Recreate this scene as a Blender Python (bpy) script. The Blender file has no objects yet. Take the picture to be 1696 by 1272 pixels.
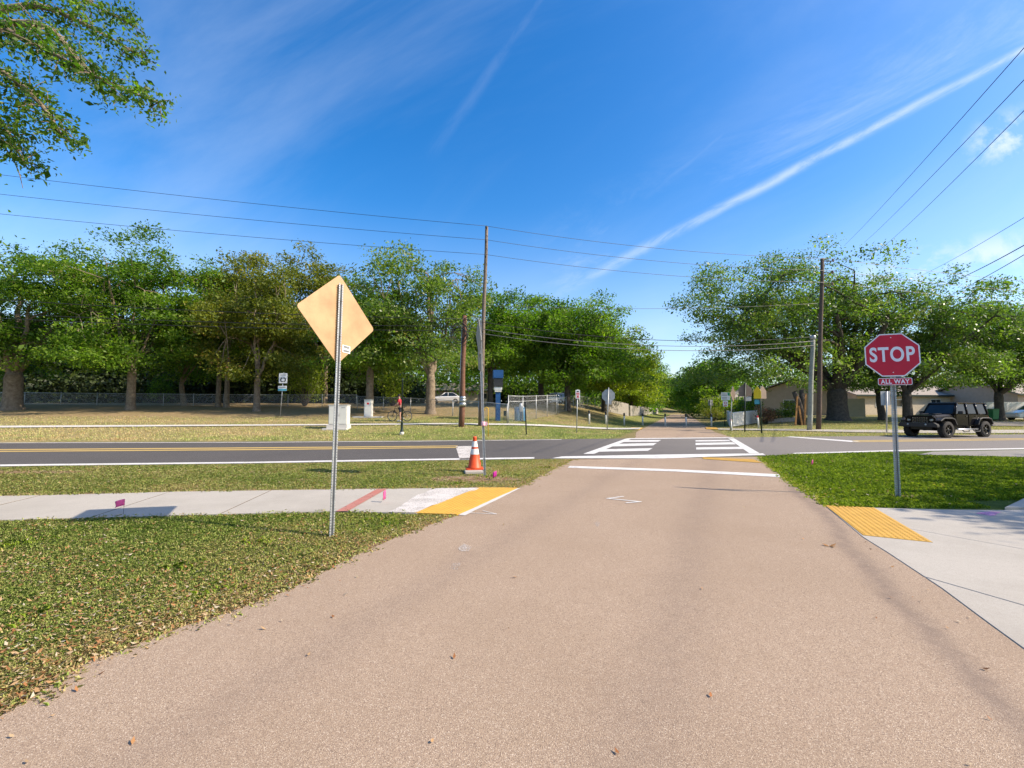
import bpy, bmesh, math, random
import numpy as np
from mathutils import Vector, Matrix, noise as mnoise
R = math.radians
scn = bpy.context.scene
COL = scn.collection
random.seed(7)
RNG = np.random.default_rng(11)

# ------------------------------------------------------------------ camera
F, CAMH = 754.0, 1.5
TH = math.atan(42 / 754.0)
CT, ST = math.cos(TH), math.sin(TH)
cam_d = bpy.data.cameras.new('camera')
cam_d.sensor_width = 36.0
cam_d.lens = F / 1696 * 36
cam_d.clip_start = 0.05
cam_d.clip_end = 3000
cam = bpy.data.objects.new('camera', cam_d)
COL.objects.link(cam)
cam.location = (0, 0, CAMH)
cam.rotation_euler = (R(90) + TH, 0, 0)
scn.camera = cam

def ray(px, py):
    x = (px - 848) / F
    u = -(py - 636) / F
    return Vector((x, CT - u * ST, ST + u * CT))
def G(px, py, z=0.0):
    r = ray(px, py)
    t = (z - CAMH) / r.z
    return Vector((r.x * t, r.y * t, z))
def at_y(px, py, Y):
    r = ray(px, py)
    t = Y / r.y
    return Vector((r.x * t, Y, CAMH + r.z * t))
def sstep(a, b, x):
    t = min(1, max(0, (x - a) / (b - a)))
    return t * t * (3 - 2 * t)
# terrain: flat up to the far kerb, rising gently beyond it except along the trail
def yfar(x):
    if x < 6.5: return 23.24 + (x - 6.5) * 0.095
    return 23.24 + (x - 6.5) * 0.161
def axis(y): return -0.4 + 0.371 * y
def H(x, y):
    s = y - yfar(x)
    if s <= 0: return 0.0
    p = 0.085 * (s - 1.0 + math.exp(-s)) if s < 26 else 0.085 * 25 + 0.012 * (s - 26)
    u = (x - axis(y)) / 1.066
    k = sstep(3.2, 14, -u) if u < 0 else 0.36 * sstep(3.2, 14, u)
    return p * k
def place(px, py):
    r = ray(px, py)
    t, st = 1.0, 0.1
    while t < 400:
        if CAMH + r.z * t < H(r.x * t, r.y * t): break
        t += st
    lo, hi = t - st, t
    for _ in range(20):
        m = (lo + hi) / 2
        if CAMH + r.z * m < H(r.x * m, r.y * m): hi = m
        else: lo = m
    return Vector((r.x * hi, r.y * hi, H(r.x * hi, r.y * hi)))
def place_d(px, D):
    r = ray(px, 676)
    x = r.x / r.y * D
    return Vector((x, D, H(x, D)))

# ------------------------------------------------------------------ materials
def nt(m):
    m.use_nodes = True
    return m.node_tree.nodes, m.node_tree.links
def pmat(name, col, rough=0.6, metal=0.0, var=0.12, scale=6.0, bump=0.0, bscale=60.0, col2=None, spec=0.4, coat=0.0, detail=6):
    m = bpy.data.materials.new(name)
    N, L = nt(m)
    b = N['Principled BSDF']
    b.inputs['Roughness'].default_value = rough
    b.inputs['Metallic'].default_value = metal
    b.inputs['Specular IOR Level'].default_value = spec
    b.inputs['Coat Weight'].default_value = coat
    tc = N.new('ShaderNodeTexCoord')
    no = N.new('ShaderNodeTexNoise')
    no.inputs['Scale'].default_value = scale
    no.inputs['Detail'].default_value = detail
    no.inputs['Roughness'].default_value = 0.65
    L.new(tc.outputs['Object'], no.inputs['Vector'])
    cr = N.new('ShaderNodeValToRGB')
    c2 = col2 or tuple(min(1, c * (1 + var)) for c in col)
    c1 = tuple(c * (1 - var) for c in col) if not col2 else col
    cr.color_ramp.elements[0].position = 0.32
    cr.color_ramp.elements[1].position = 0.68
    cr.color_ramp.elements[0].color = (*c1, 1)
    cr.color_ramp.elements[1].color = (*c2, 1)
    L.new(no.outputs['Fac'], cr.inputs['Fac'])
    L.new(cr.outputs['Color'], b.inputs['Base Color'])
    if bump:
        n2 = N.new('ShaderNodeTexNoise')
        n2.inputs['Scale'].default_value = bscale
        n2.inputs['Detail'].default_value = 5
        L.new(tc.outputs['Object'], n2.inputs['Vector'])
        bp = N.new('ShaderNodeBump')
        bp.inputs['Strength'].default_value = bump
        bp.inputs['Distance'].default_value = 0.02
        L.new(n2.outputs['Fac'], bp.inputs['Height'])
        L.new(bp.outputs['Normal'], b.inputs['Normal'])
    return m
def ramp(N, stops):
    cr = N.new('ShaderNodeValToRGB')
    e = cr.color_ramp.elements
    while len(e) < len(stops): e.new(0.5)
    for k, (p, c) in enumerate(stops):
        e[k].position = p
        e[k].color = (*c, 1)
    return cr
def mixrgb(N, L, fac, a, b, mode='MIX'):
    m = N.new('ShaderNodeMix')
    m.data_type = 'RGBA'
    m.blend_type = mode
    if hasattr(fac, 'node'): L.new(fac, m.inputs[0])
    else: m.inputs[0].default_value = fac
    for v, i in ((a, 6), (b, 7)):
        if hasattr(v, 'node'): L.new(v, m.inputs[i])
        else: m.inputs[i].default_value = (*v, 1)
    return m.outputs[2]
def mth(N, L, op, a, b=None, c=None, clamp=False):
    m = N.new('ShaderNodeMath')
    m.operation = op
    m.use_clamp = clamp
    for i, v in enumerate((a, b, c)):
        if v is None: continue
        if hasattr(v, 'node'): L.new(v, m.inputs[i])
        else: m.inputs[i].default_value = v
    return m.outputs[0]
def noise_tex(N, L, vec, scale, detail=5, rough=0.6):
    n = N.new('ShaderNodeTexNoise')
    n.inputs['Scale'].default_value = scale
    n.inputs['Detail'].default_value = detail
    n.inputs['Roughness'].default_value = rough
    L.new(vec, n.inputs['Vector'])
    return n.outputs['Fac']
def tint_mat(name, stops, rough=0.6, transl=0.0, spec=0.3, tcol=(1, 1, 1)):
    """per-leaf / per-blade colour from the face attribute 'tint'"""
    m = bpy.data.materials.new(name)
    N, L = nt(m)
    b = N['Principled BSDF']
    at = N.new('ShaderNodeAttribute')
    at.attribute_name = 'tint'
    cr = ramp(N, stops)
    L.new(at.outputs['Fac'], cr.inputs['Fac'])
    L.new(cr.outputs['Color'], b.inputs['Base Color'])
    b.inputs['Roughness'].default_value = rough
    b.inputs['Specular IOR Level'].default_value = spec
    if transl:
        t = N.new('ShaderNodeBsdfTranslucent')
        mc = mixrgb(N, L, 1.0, cr.outputs['Color'], tcol, 'MULTIPLY')
        L.new(mc, t.inputs['Color'])
        ms = N.new('ShaderNodeMixShader')
        ms.inputs[0].default_value = transl
        L.new(b.outputs[0], ms.inputs[1])
        L.new(t.outputs[0], ms.inputs[2])
        L.new(ms.outputs[0], N['Material Output'].inputs['Surface'])
    return m

def aggregate_mat(name, stops, stain, speck=170.0, bump=0.5, dirt=(0.12, 0.09, 0.07), dirtamt=0.3, rough=0.9, streak=False, worn=None):
    m = bpy.data.materials.new(name)
    N, L = nt(m)
    b = N['Principled BSDF']
    b.inputs['Roughness'].default_value = rough
    b.inputs['Specular IOR Level'].default_value = 0.25
    g = N.new('ShaderNodeNewGeometry')
    P = g.outputs['Position']
    vo = N.new('ShaderNodeTexVoronoi')
    vo.inputs['Scale'].default_value = speck
    L.new(P, vo.inputs['Vector'])
    sep = N.new('ShaderNodeSeparateColor')
    L.new(vo.outputs['Color'], sep.inputs[0])
    cr = ramp(N, stops)
    L.new(sep.outputs[0], cr.inputs['Fac'])
    big = noise_tex(N, L, P, 0.55, 6, 0.62)
    mid = noise_tex(N, L, P, 9.0, 5, 0.6)
    f1 = mth(N, L, 'MULTIPLY', mth(N, L, 'SUBTRACT', big, 0.42), 3.0, clamp=True)
    c = mixrgb(N, L, mth(N, L, 'MULTIPLY', f1, stain), cr.outputs['Color'], dirt)
    f2 = mth(N, L, 'MULTIPLY', mth(N, L, 'SUBTRACT', mid, 0.5), 2.0, clamp=True)
    c = mixrgb(N, L, mth(N, L, 'MULTIPLY', f2, dirtamt), c, dirt)
    if worn:        # paler tone blended in towards the right-hand approach
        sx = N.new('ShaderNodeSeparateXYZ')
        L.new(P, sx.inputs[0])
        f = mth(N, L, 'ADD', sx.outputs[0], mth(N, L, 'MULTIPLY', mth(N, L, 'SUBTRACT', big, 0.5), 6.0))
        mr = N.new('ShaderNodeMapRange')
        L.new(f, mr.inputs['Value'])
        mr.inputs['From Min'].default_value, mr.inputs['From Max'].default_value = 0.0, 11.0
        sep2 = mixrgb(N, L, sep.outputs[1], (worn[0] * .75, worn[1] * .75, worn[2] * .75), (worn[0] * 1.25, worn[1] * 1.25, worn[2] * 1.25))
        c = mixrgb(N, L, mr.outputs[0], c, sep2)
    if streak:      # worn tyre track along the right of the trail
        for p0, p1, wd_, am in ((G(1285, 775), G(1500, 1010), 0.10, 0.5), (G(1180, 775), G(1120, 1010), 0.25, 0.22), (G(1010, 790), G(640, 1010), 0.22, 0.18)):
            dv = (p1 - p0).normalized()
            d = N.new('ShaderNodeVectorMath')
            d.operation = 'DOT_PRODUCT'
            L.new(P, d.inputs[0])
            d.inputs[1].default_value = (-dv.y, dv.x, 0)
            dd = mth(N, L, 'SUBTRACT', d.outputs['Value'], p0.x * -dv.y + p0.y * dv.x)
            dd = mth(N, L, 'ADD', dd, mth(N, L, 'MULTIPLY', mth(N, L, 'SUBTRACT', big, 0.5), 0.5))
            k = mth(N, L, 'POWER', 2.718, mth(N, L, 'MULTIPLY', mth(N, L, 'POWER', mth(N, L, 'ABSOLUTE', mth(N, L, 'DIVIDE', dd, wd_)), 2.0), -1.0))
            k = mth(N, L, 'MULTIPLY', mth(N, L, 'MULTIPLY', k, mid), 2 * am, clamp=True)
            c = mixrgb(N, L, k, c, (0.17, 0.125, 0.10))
    L.new(c, b.inputs['Base Color'])
    bp = N.new('ShaderNodeBump')
    bp.inputs['Strength'].default_value = bump
    bp.inputs['Distance'].default_value = 0.006
    hh = mth(N, L, 'ADD', vo.outputs['Distance'], mid)
    L.new(hh, bp.inputs['Height'])
    L.new(bp.outputs['Normal'], b.inputs['Normal'])
    return m

M = {}
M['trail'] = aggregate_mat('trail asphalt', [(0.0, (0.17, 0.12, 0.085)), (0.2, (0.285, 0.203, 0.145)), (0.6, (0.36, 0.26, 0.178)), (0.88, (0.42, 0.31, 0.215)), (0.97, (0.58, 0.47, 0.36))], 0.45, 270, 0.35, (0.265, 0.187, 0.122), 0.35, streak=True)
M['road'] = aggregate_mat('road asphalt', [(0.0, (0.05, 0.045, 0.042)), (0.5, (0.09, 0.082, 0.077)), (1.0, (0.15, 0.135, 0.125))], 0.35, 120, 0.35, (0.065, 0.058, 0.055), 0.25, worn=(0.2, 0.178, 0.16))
M['road_pale'] = aggregate_mat('pale road asphalt', [(0.0, (0.12, 0.11, 0.105)), (0.5, (0.19, 0.175, 0.165)), (1.0, (0.27, 0.25, 0.24))], 0.35, 120, 0.35, (0.13, 0.12, 0.11), 0.25)
M['concrete'] = aggregate_mat('sidewalk concrete', [(0.0, (0.36, 0.32, 0.27)), (0.5, (0.42, 0.38, 0.325)), (1.0, (0.48, 0.44, 0.38))], 0.7, 260, 0.2, (0.29, 0.26, 0.215), 0.35)
M['worn_apron'] = aggregate_mat('worn apron', [(0.0, (0.20, 0.18, 0.16)), (1.0, (0.34, 0.31, 0.275))], 0.4, 160, 0.3, (0.18, 0.16, 0.14), 0.4)
M['pale_concrete'] = aggregate_mat('pale concrete', [(0.0, (0.5, 0.47, 0.42)), (1.0, (0.62, 0.59, 0.54))], 0.3, 200, 0.2, (0.4, 0.37, 0.33), 0.2)
def paint_mat(name, col, under, wear=0.5, scale=28.0):
    m = bpy.data.materials.new(name)
    N, L = nt(m)
    b = N['Principled BSDF']
    b.inputs['Roughness'].default_value = 0.75
    g = N.new('ShaderNodeNewGeometry')
    P = g.outputs['Position']
    a = noise_tex(N, L, P, scale, 7, 0.7)
    d = noise_tex(N, L, P, 3.0, 5, 0.6)
    s = mth(N, L, 'ADD', mth(N, L, 'MULTIPLY', a, 0.75), mth(N, L, 'MULTIPLY', d, 0.25))
    f = mth(N, L, 'MULTIPLY', mth(N, L, 'SUBTRACT', s, 1.0 - wear), 9.0, clamp=True)
    L.new(mixrgb(N, L, mth(N, L, 'MULTIPLY', d, 0.5), col, under), b.inputs['Base Color'])
    L.new(mth(N, L, 'SUBTRACT', 1.0, f), b.inputs['Alpha'])
    return m
M['white_line'] = paint_mat('white road paint', (0.74, 0.72, 0.68), (0.3, 0.26, 0.23), 0.45)
M['white_faint'] = paint_mat('faded white paint', (0.66, 0.62, 0.57), (0.33, 0.25, 0.2), 0.49, 45)
M['white_smudge'] = paint_mat('rubbed white paint', (0.60, 0.55, 0.49), (0.33, 0.25, 0.2), 0.58, 60)
M['yellow_line'] = paint_mat('yellow road paint', (0.6, 0.40, 0.10), (0.25, 0.2, 0.12), 0.42)
M['red_paint'] = paint_mat('red paint', (0.42, 0.12, 0.08), (0.4, 0.3, 0.26), 0.46, 18)
M['pink_paint'] = paint_mat('pink marking paint', (0.62, 0.2, 0.42), (0.45, 0.38, 0.36), 0.5, 14)
M['galv'] = pmat('galvanised steel', (0.36, 0.37, 0.37), 0.42, 0.75, 0.2, 14, 0.08, 90)
M['galv_post'] = pmat('galvanised tube', (0.42, 0.43, 0.43), 0.5, 0.5, 0.12, 14)
M['dark_steel'] = pmat('dark steel', (0.05, 0.05, 0.05), 0.5, 0.6, 0.2, 12)
M['alu_back'] = pmat('aluminium sign back', (0.36, 0.37, 0.38), 0.55, 0.35, 0.1, 5)
M['white_sign'] = pmat('white sign sheet', (0.72, 0.72, 0.70), 0.5, 0, 0.05, 8)
M['black'] = pmat('black paint', (0.012, 0.012, 0.013), 0.4, 0, 0.2, 10)
M['white_plastic'] = pmat('white plastic', (0.72, 0.71, 0.68), 0.45, 0, 0.06, 7)
M['wood_brown'] = pmat('treated pole wood', (0.16, 0.075, 0.045), 0.85, 0, 0.35, 7, 0.6, 30)
M['wood_mid'] = pmat('dark aged pole wood', (0.10, 0.07, 0.052), 0.9, 0, 0.3, 7, 0.6, 30)
M['wood_grey'] = pmat('weathered pole wood', (0.17, 0.13, 0.10), 0.9, 0, 0.3, 7, 0.6, 30)
M['wood_pale'] = pmat('grey green pole wood', (0.28, 0.28, 0.23), 0.85, 0, 0.25, 7, 0.5, 30)
M['wire'] = pmat('cable black', (0.02, 0.02, 0.022), 0.6, 0, 0.1, 4)
M['wire_pale'] = pmat('aluminium conductor', (0.17, 0.165, 0.16), 0.5, 0.5, 0.1, 4)
M['bark'] = pmat('oak bark', (0.13, 0.095, 0.065), 0.95, 0, 0.0, 5.0, 0.9, 14, col2=(0.28, 0.22, 0.155))
M['bark_dark'] = pmat('dark oak bark', (0.05, 0.04, 0.033), 0.95, 0, 0.0, 5.0, 0.9, 14, col2=(0.12, 0.095, 0.075))
M['leaf'] = tint_mat('oak leaves', [(0.0, (0.04, 0.085, 0.010)), (0.35, (0.092, 0.165, 0.015)), (0.7, (0.165, 0.245, 0.022)), (0.93, (0.25, 0.31, 0.04)), (1.0, (0.2, 0.17, 0.06))], 0.5, 0.45, 0.35, (1.5, 2.0, 0.5))
M['leaf_olive'] = tint_mat('olive oak leaves', [(0.0, (0.055, 0.08, 0.010)), (0.35, (0.115, 0.15, 0.017)), (0.7, (0.19, 0.215, 0.028)), (0.93, (0.27, 0.235, 0.045)), (1.0, (0.18, 0.10, 0.04))], 0.5, 0.42, 0.35, (1.7, 1.6, 0.6))
M['leaf_fresh'] = tint_mat('fresh oak leaves', [(0.0, (0.075, 0.125, 0.010)), (0.4, (0.15, 0.21, 0.017)), (0.75, (0.23, 0.29, 0.026)), (1.0, (0.32, 0.35, 0.05))], 0.5, 0.48, 0.35, (1.7, 1.8, 0.5))
M['leaf_grey'] = tint_mat('grey green oak leaves', [(0.0, (0.042, 0.08, 0.015)), (0.35, (0.10, 0.16, 0.026)), (0.7, (0.18, 0.24, 0.045)), (0.93, (0.28, 0.31, 0.09)), (1.0, (0.24, 0.19, 0.10))], 0.42, 0.40, 0.5, (1.5, 1.9, 0.6))
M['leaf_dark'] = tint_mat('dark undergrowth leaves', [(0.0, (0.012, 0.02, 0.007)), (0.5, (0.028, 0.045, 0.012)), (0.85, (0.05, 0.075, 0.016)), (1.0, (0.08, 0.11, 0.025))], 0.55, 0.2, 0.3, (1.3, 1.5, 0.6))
M['grass'] = tint_mat('grass blades', [(0.0, (0.14, 0.21, 0.035)), (0.3, (0.26, 0.35, 0.07)), (0.55, (0.40, 0.42, 0.13)), (0.78, (0.48, 0.40, 0.19)), (1.0, (0.50, 0.34, 0.165))], 0.7, 0.25, 0.25, (1.4, 1.4, 0.7))
M['lawn'] = tint_mat('green lawn blades', [(0.0, (0.10, 0.17, 0.012)), (0.4, (0.20, 0.29, 0.025)), (0.75, (0.31, 0.38, 0.04)), (1.0, (0.5, 0.43, 0.16))], 0.7, 0.3, 0.25, (1.4, 1.5, 0.5))
M['litter'] = tint_mat('dead leaves', [(0.0, (0.15, 0.07, 0.028)), (0.3, (0.34, 0.135, 0.045)), (0.55, (0.40, 0.23, 0.10)), (0.85, (0.42, 0.31, 0.18)), (1.0, (0.55, 0.47, 0.36))], 0.7, 0.15, 0.3)
M['stucco'] = pmat('tan stucco', (0.44, 0.35, 0.28), 0.9, 0, 0.08, 3, 0.3, 80)
M['stucco_b'] = pmat('beige stucco', (0.50, 0.42, 0.32), 0.9, 0, 0.08, 3, 0.3, 80)
M['roof'] = pmat('pale shingles', (0.31, 0.26, 0.215), 0.9, 0, 0.18, 9, 0.4, 30)
M['glass'] = pmat('dark window glass', (0.015, 0.022, 0.026), 0.1, 0, 0.2, 2, spec=0.45)
M['orange'] = pmat('orange cone plastic', (0.66, 0.075, 0.015), 0.5, 0, 0.12, 9)
M['cone_white'] = pmat('cone reflective collar', (0.76, 0.72, 0.68), 0.5, 0, 0.08, 12)
M['pink'] = tint_mat('pink flag film', [(0.0, (0.95, 0.22, 0.50)), (1.0, (1.0, 0.25, 0.55))], 0.5, 0.6, 0.3)
M['purple'] = tint_mat('magenta flag film', [(0.0, (0.7, 0.06, 0.45)), (1.0, (0.75, 0.07, 0.5))], 0.5, 0.6, 0.3)
M['pale_pink'] = pmat('pink tape', (0.75, 0.42, 0.48), 0.5, 0, 0.2, 30)
M['tactile'] = pmat('yellow tactile plastic', (0.54, 0.30, 0.045), 0.65, 0, 0.1, 5, 0.1, 60, detail=8)
M['red_sign'] = pmat('red sign sheeting', (0.56, 0.008, 0.022), 0.35, 0, 0.05, 5)
M['sign_white'] = pmat('sign lettering white', (0.80, 0.76, 0.76), 0.4, 0, 0.03, 8)
M['cream'] = pmat('cream cabinet paint', (0.66, 0.64, 0.58), 0.5, 0, 0.06, 5)
M['teal'] = pmat('teal plaque', (0.08, 0.36, 0.46), 0.5, 0, 0.1, 6)
M['blue'] = pmat('blue painted metal', (0.012, 0.075, 0.22), 0.5, 0, 0.12, 6)
M['barrel_blue'] = pmat('faded blue plastic', (0.08, 0.22, 0.36), 0.5, 0, 0.12, 6)
M['green_bin'] = pmat('green bin plastic', (0.02, 0.17, 0.05), 0.5, 0, 0.12, 6)
M['gas_yellow'] = pmat('yellow pipe paint', (0.65, 0.38, 0.04), 0.5, 0, 0.1, 9)
M['yellow_sign'] = pmat('yellow green sign', (0.82, 0.62, 0.03), 0.4, 0, 0.05, 6)
M['green_sign'] = pmat('green sign', (0.02, 0.26, 0.12), 0.5, 0, 0.05, 6)
M['tan_back'] = pmat('weathered tan sign back', (0.345, 0.195, 0.088), 0.5, 0, 0.0, 2.2, 0.03, 30, col2=(0.49, 0.31, 0.15))
M['brown_back'] = pmat('weathered brown sign back', (0.19, 0.14, 0.105), 0.6, 0.1, 0.1, 4)
M['grey_panel'] = pmat('old sign edge', (0.40, 0.36, 0.31), 0.6, 0.1, 0.15, 5)
M['fence_wood'] = pmat('weathered fence boards', (0.34, 0.31, 0.27), 0.9, 0, 0.2, 8)
M['lumber'] = pmat('raw lumber', (0.33, 0.16, 0.05), 0.8, 0, 0.15, 8)
M['car_white'] = pmat('white car paint', (0.7, 0.7, 0.7), 0.25, 0, 0.03, 2, coat=0.6)
M['car_grey'] = pmat('silver car paint', (0.3, 0.32, 0.34), 0.25, 0.5, 0.03, 2, coat=0.6)
M['jeep'] = pmat('black car paint', (0.006, 0.006, 0.008), 0.16, 0, 0.1, 3, spec=0.13)
M['flare'] = pmat('black textured plastic', (0.028, 0.027, 0.027), 0.55, 0, 0.2, 20)
M['tyre'] = pmat('tyre rubber', (0.03, 0.027, 0.025), 0.85, 0, 0.25, 18, 0.5, 60)
M['rim'] = pmat('black wheel rim', (0.02, 0.02, 0.021), 0.3, 0.6, 0.1, 8)
M['chrome'] = pmat('bright metal', (0.6, 0.6, 0.6), 0.22, 0.95, 0.05, 8)
M['lamp_glass'] = pmat('headlight glass', (0.45, 0.44, 0.38), 0.1, 0.2, 0.1, 20, spec=0.8)
M['skin'] = pmat('skin', (0.46, 0.25, 0.18), 0.55, 0, 0.08, 6)
M['shirt'] = pmat('red shirt', (0.45, 0.025, 0.04), 0.8, 0, 0.2, 9)
M['shorts'] = pmat('dark shorts', (0.03, 0.03, 0.04), 0.85, 0, 0.2, 9)
M['hair'] = pmat('dark hair', (0.02, 0.014, 0.01), 0.6, 0, 0.2, 20)
M['sticker'] = pmat('sticker', (0.30, 0.31, 0.29), 0.5, 0, 0.1, 20)
M['dark_soil'] = pmat('damp soil in joints', (0.06, 0.04, 0.022), 0.95, 0, 0.2, 20)
M['sand'] = pmat('bare sand', (0.40, 0.32, 0.24), 0.95, 0, 0.15, 5, 0.4, 60)
M['lamp_green'] = pmat('dark green post paint', (0.02, 0.035, 0.028), 0.45, 0.2, 0.2, 10)
M['fabric_white'] = pmat('white bag', (0.7, 0.7, 0.72), 0.7, 0, 0.08, 12)
M['flower'] = tint_mat('flowering shrub leaves', [(0.0, (0.10, 0.06, 0.03)), (0.5, (0.25, 0.14, 0.07)), (0.8, (0.35, 0.13, 0.08)), (1.0, (0.12, 0.16, 0.05))], 0.6, 0.2)
M['pot'] = pmat('garden edging blocks', (0.35, 0.29, 0.24), 0.9, 0, 0.2, 6)

# perforated U-channel steel: rows of real see-through holes
def perforated(name):
    m = pmat(name, (0.38, 0.39, 0.39), 0.45, 0.6, 0.18, 14)
    N, L = nt(m)
    b = N['Principled BSDF']
    uv = N.new('ShaderNodeUVMap')
    sx = N.new('ShaderNodeSeparateXYZ')
    L.new(uv.outputs[0], sx.inputs[0])
    fz = mth(N, L, 'SUBTRACT', mth(N, L, 'FRACT', mth(N, L, 'DIVIDE', sx.outputs[1], 0.032)), 0.5)
    fx = sx.outputs[0]
    r2 = mth(N, L, 'ADD', mth(N, L, 'POWER', mth(N, L, 'MULTIPLY', fz, 0.032), 2.0), mth(N, L, 'POWER', fx, 2.0))
    a = mth(N, L, 'GREATER_THAN', r2, 0.0066 ** 2)
    L.new(a, b.inputs['Alpha'])
    return m
M['perf'] = perforated('perforated steel post')

def chain_mat():
    m = pmat('chain link wire', (0.40, 0.41, 0.42), 0.5, 0.5, 0.1, 10)
    N, L = nt(m)
    b = N['Principled BSDF']
    uv = N.new('ShaderNodeUVMap')
    sx = N.new('ShaderNodeSeparateXYZ')
    L.new(uv.outputs[0], sx.inputs[0])
    a = mth(N, L, 'FRACT', mth(N, L, 'DIVIDE', mth(N, L, 'ADD', sx.outputs[0], sx.outputs[1]), 0.055))
    c = mth(N, L, 'FRACT', mth(N, L, 'DIVIDE', mth(N, L, 'SUBTRACT', sx.outputs[0], sx.outputs[1]), 0.055))
    k = mth(N, L, 'MAXIMUM', mth(N, L, 'LESS_THAN', a, 0.085), mth(N, L, 'LESS_THAN', c, 0.085))
    L.new(k, b.inputs['Alpha'])
    return m
M['chain'] = chain_mat()

# ------------------------------------------------------------------ mesh helpers
class MB:
    def __init__(s):
        s.v, s.f, s.sm, s.uv = [], [], [], {}
    def add(s, vs, fs, smooth=False):
        o = len(s.v)
        s.v += [tuple(p) for p in vs]
        for f in fs:
            s.f.append(tuple(i + o for i in f))
            s.sm.append(smooth)
        return o
    def box(s, c, d, rot=None, taper=1.0):
        hx, hy, hz = d[0] / 2, d[1] / 2, d[2] / 2
        vs = []
        for z, k in ((-hz, 1), (hz, taper)):
            for x, y in ((-hx, -hy), (hx, -hy), (hx, hy), (-hx, hy)):
                vs.append(Vector((x * k, y * k, z)))
        if rot is not None: vs = [rot @ p for p in vs]
        vs = [p + Vector(c) for p in vs]
        s.add(vs, [(0, 3, 2, 1), (4, 5, 6, 7), (0, 1, 5, 4), (1, 2, 6, 5), (2, 3, 7, 6), (3, 0, 4, 7)])
        return s
    def bbox(s, x0, x1, y0, y1, z0, z1):
        return s.box(((x0 + x1) / 2, (y0 + y1) / 2, (z0 + z1) / 2), (x1 - x0, y1 - y0, z1 - z0))
    def tube(s, pts, rad, n=8, caps=True, smooth=True):
        pts = [Vector(p) for p in pts]
        if not hasattr(rad, '__len__'): rad = [rad] * len(pts)
        rings = []
        up = None
        for i, p in enumerate(pts):
            d = (pts[min(i + 1, len(pts) - 1)] - pts[max(i - 1, 0)])
            if d.length < 1e-9: d = Vector((0, 0, 1))
            d.normalize()
            if up is None:
                a = Vector((1, 0, 0)) if abs(d.x) < 0.9 else Vector((0, 1, 0))
            else: a = up
            u = (a - d * a.dot(d))
            if u.length < 1e-6: u = d.orthogonal()
            u.normalize()
            up = u
            w = d.cross(u)
            rings.append([p + (u * math.cos(2 * math.pi * k / n) + w * math.sin(2 * math.pi * k / n)) * rad[i] for k in range(n)])
        vs = [q for r in rings for q in r]
        fs = []
        for i in range(len(pts) - 1):
            for k in range(n):
                a, b = i * n + k, i * n + (k + 1) % n
                fs.append((a, b, b + n, a + n))
        s.add(vs, fs, smooth)
        if caps:
            o = len(s.v) - len(vs)
            s.f.append(tuple(o + k for k in reversed(range(n))))
            s.sm.append(False)
            s.f.append(tuple(o + (len(pts) - 1) * n + k for k in range(n)))
            s.sm.append(False)
        return s
    def lathe(s, prof, n=16, c=(0, 0, 0), smooth=True, caps=True):
        c = Vector(c)
        vs = [c + Vector((r * math.cos(2 * math.pi * k / n), r * math.sin(2 * math.pi * k / n), z)) for r, z in prof for k in range(n)]
        fs = []
        for i in range(len(prof) - 1):
            for k in range(n):
                a, b = i * n + k, i * n + (k + 1) % n
                fs.append((a, b, b + n, a + n))
        s.add(vs, fs, smooth)
        if caps:
            o = len(s.v) - len(vs)
            s.f.append(tuple(o + k for k in reversed(range(n)))); s.sm.append(False)
            s.f.append(tuple(o + (len(prof) - 1) * n + k for k in range(n))); s.sm.append(False)
        return s
    def prism(s, poly, o, ax, ay, az, t0, t1):
        """polygon (a,b) in the frame o + a*ax + b*ay, extruded along az from t0 to t1"""
        o, ax, ay, az = Vector(o), Vector(ax), Vector(ay), Vector(az)
        n = len(poly)
        vs = [o + ax * a + ay * b + az * t0 for a, b in poly] + [o + ax * a + ay * b + az * t1 for a, b in poly]
        fs = [tuple(reversed(range(n))), tuple(range(n, 2 * n))]
        fs += [(k, (k + 1) % n, n + (k + 1) % n, n + k) for k in range(n)]
        s.add(vs, fs)
        return s
    def build(s, name, mat, parent=None, bevel=0.0, seg=2, normals=True, xf=None, uvfn=None):
        me = bpy.data.meshes.new(name)
        v = s.v
        if xf is not None: v = [tuple(xf @ Vector(p)) for p in v]
        me.from_pydata(v, [], s.f)
        me.polygons.foreach_set('use_smooth', s.sm)
        if uvfn:
            ul = me.uv_layers.new(name='UVMap')
            for lp in me.loops: ul.data[lp.index].uv = uvfn(s.v[lp.vertex_index])
        if normals or bevel:
            bm = bmesh.new()
            bm.from_mesh(me)
            if bevel:
                es = [e for e in bm.edges if len(e.link_faces) == 2 and e.calc_face_angle(0) > R(28)]
                bmesh.ops.bevel(bm, geom=es, offset=bevel, segments=seg, affect='EDGES', clamp_overlap=True)
            bmesh.ops.recalc_face_normals(bm, faces=bm.faces)
            bm.to_mesh(me)
            bm.free()
        me.materials.append(M[mat])
        return link(name, me, parent)
def link(name, me, parent=None):
    o = bpy.data.objects.new(name, me)
    COL.objects.link(o)
    if parent is not None: o.parent = parent
    return o
def tag(o, label, cat, group=None):
    o['label'] = label
    o['category'] = cat
    if group: o['group'] = group
    return o
def thing(name, label, cat, loc=(0, 0, 0), rz=0.0, group=None):
    o = bpy.data.objects.new(name, None)
    COL.objects.link(o)
    o.empty_display_size = 0.2
    o.location = loc
    o.rotation_euler = (0, 0, rz)
    return tag(o, label, cat, group)
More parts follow.
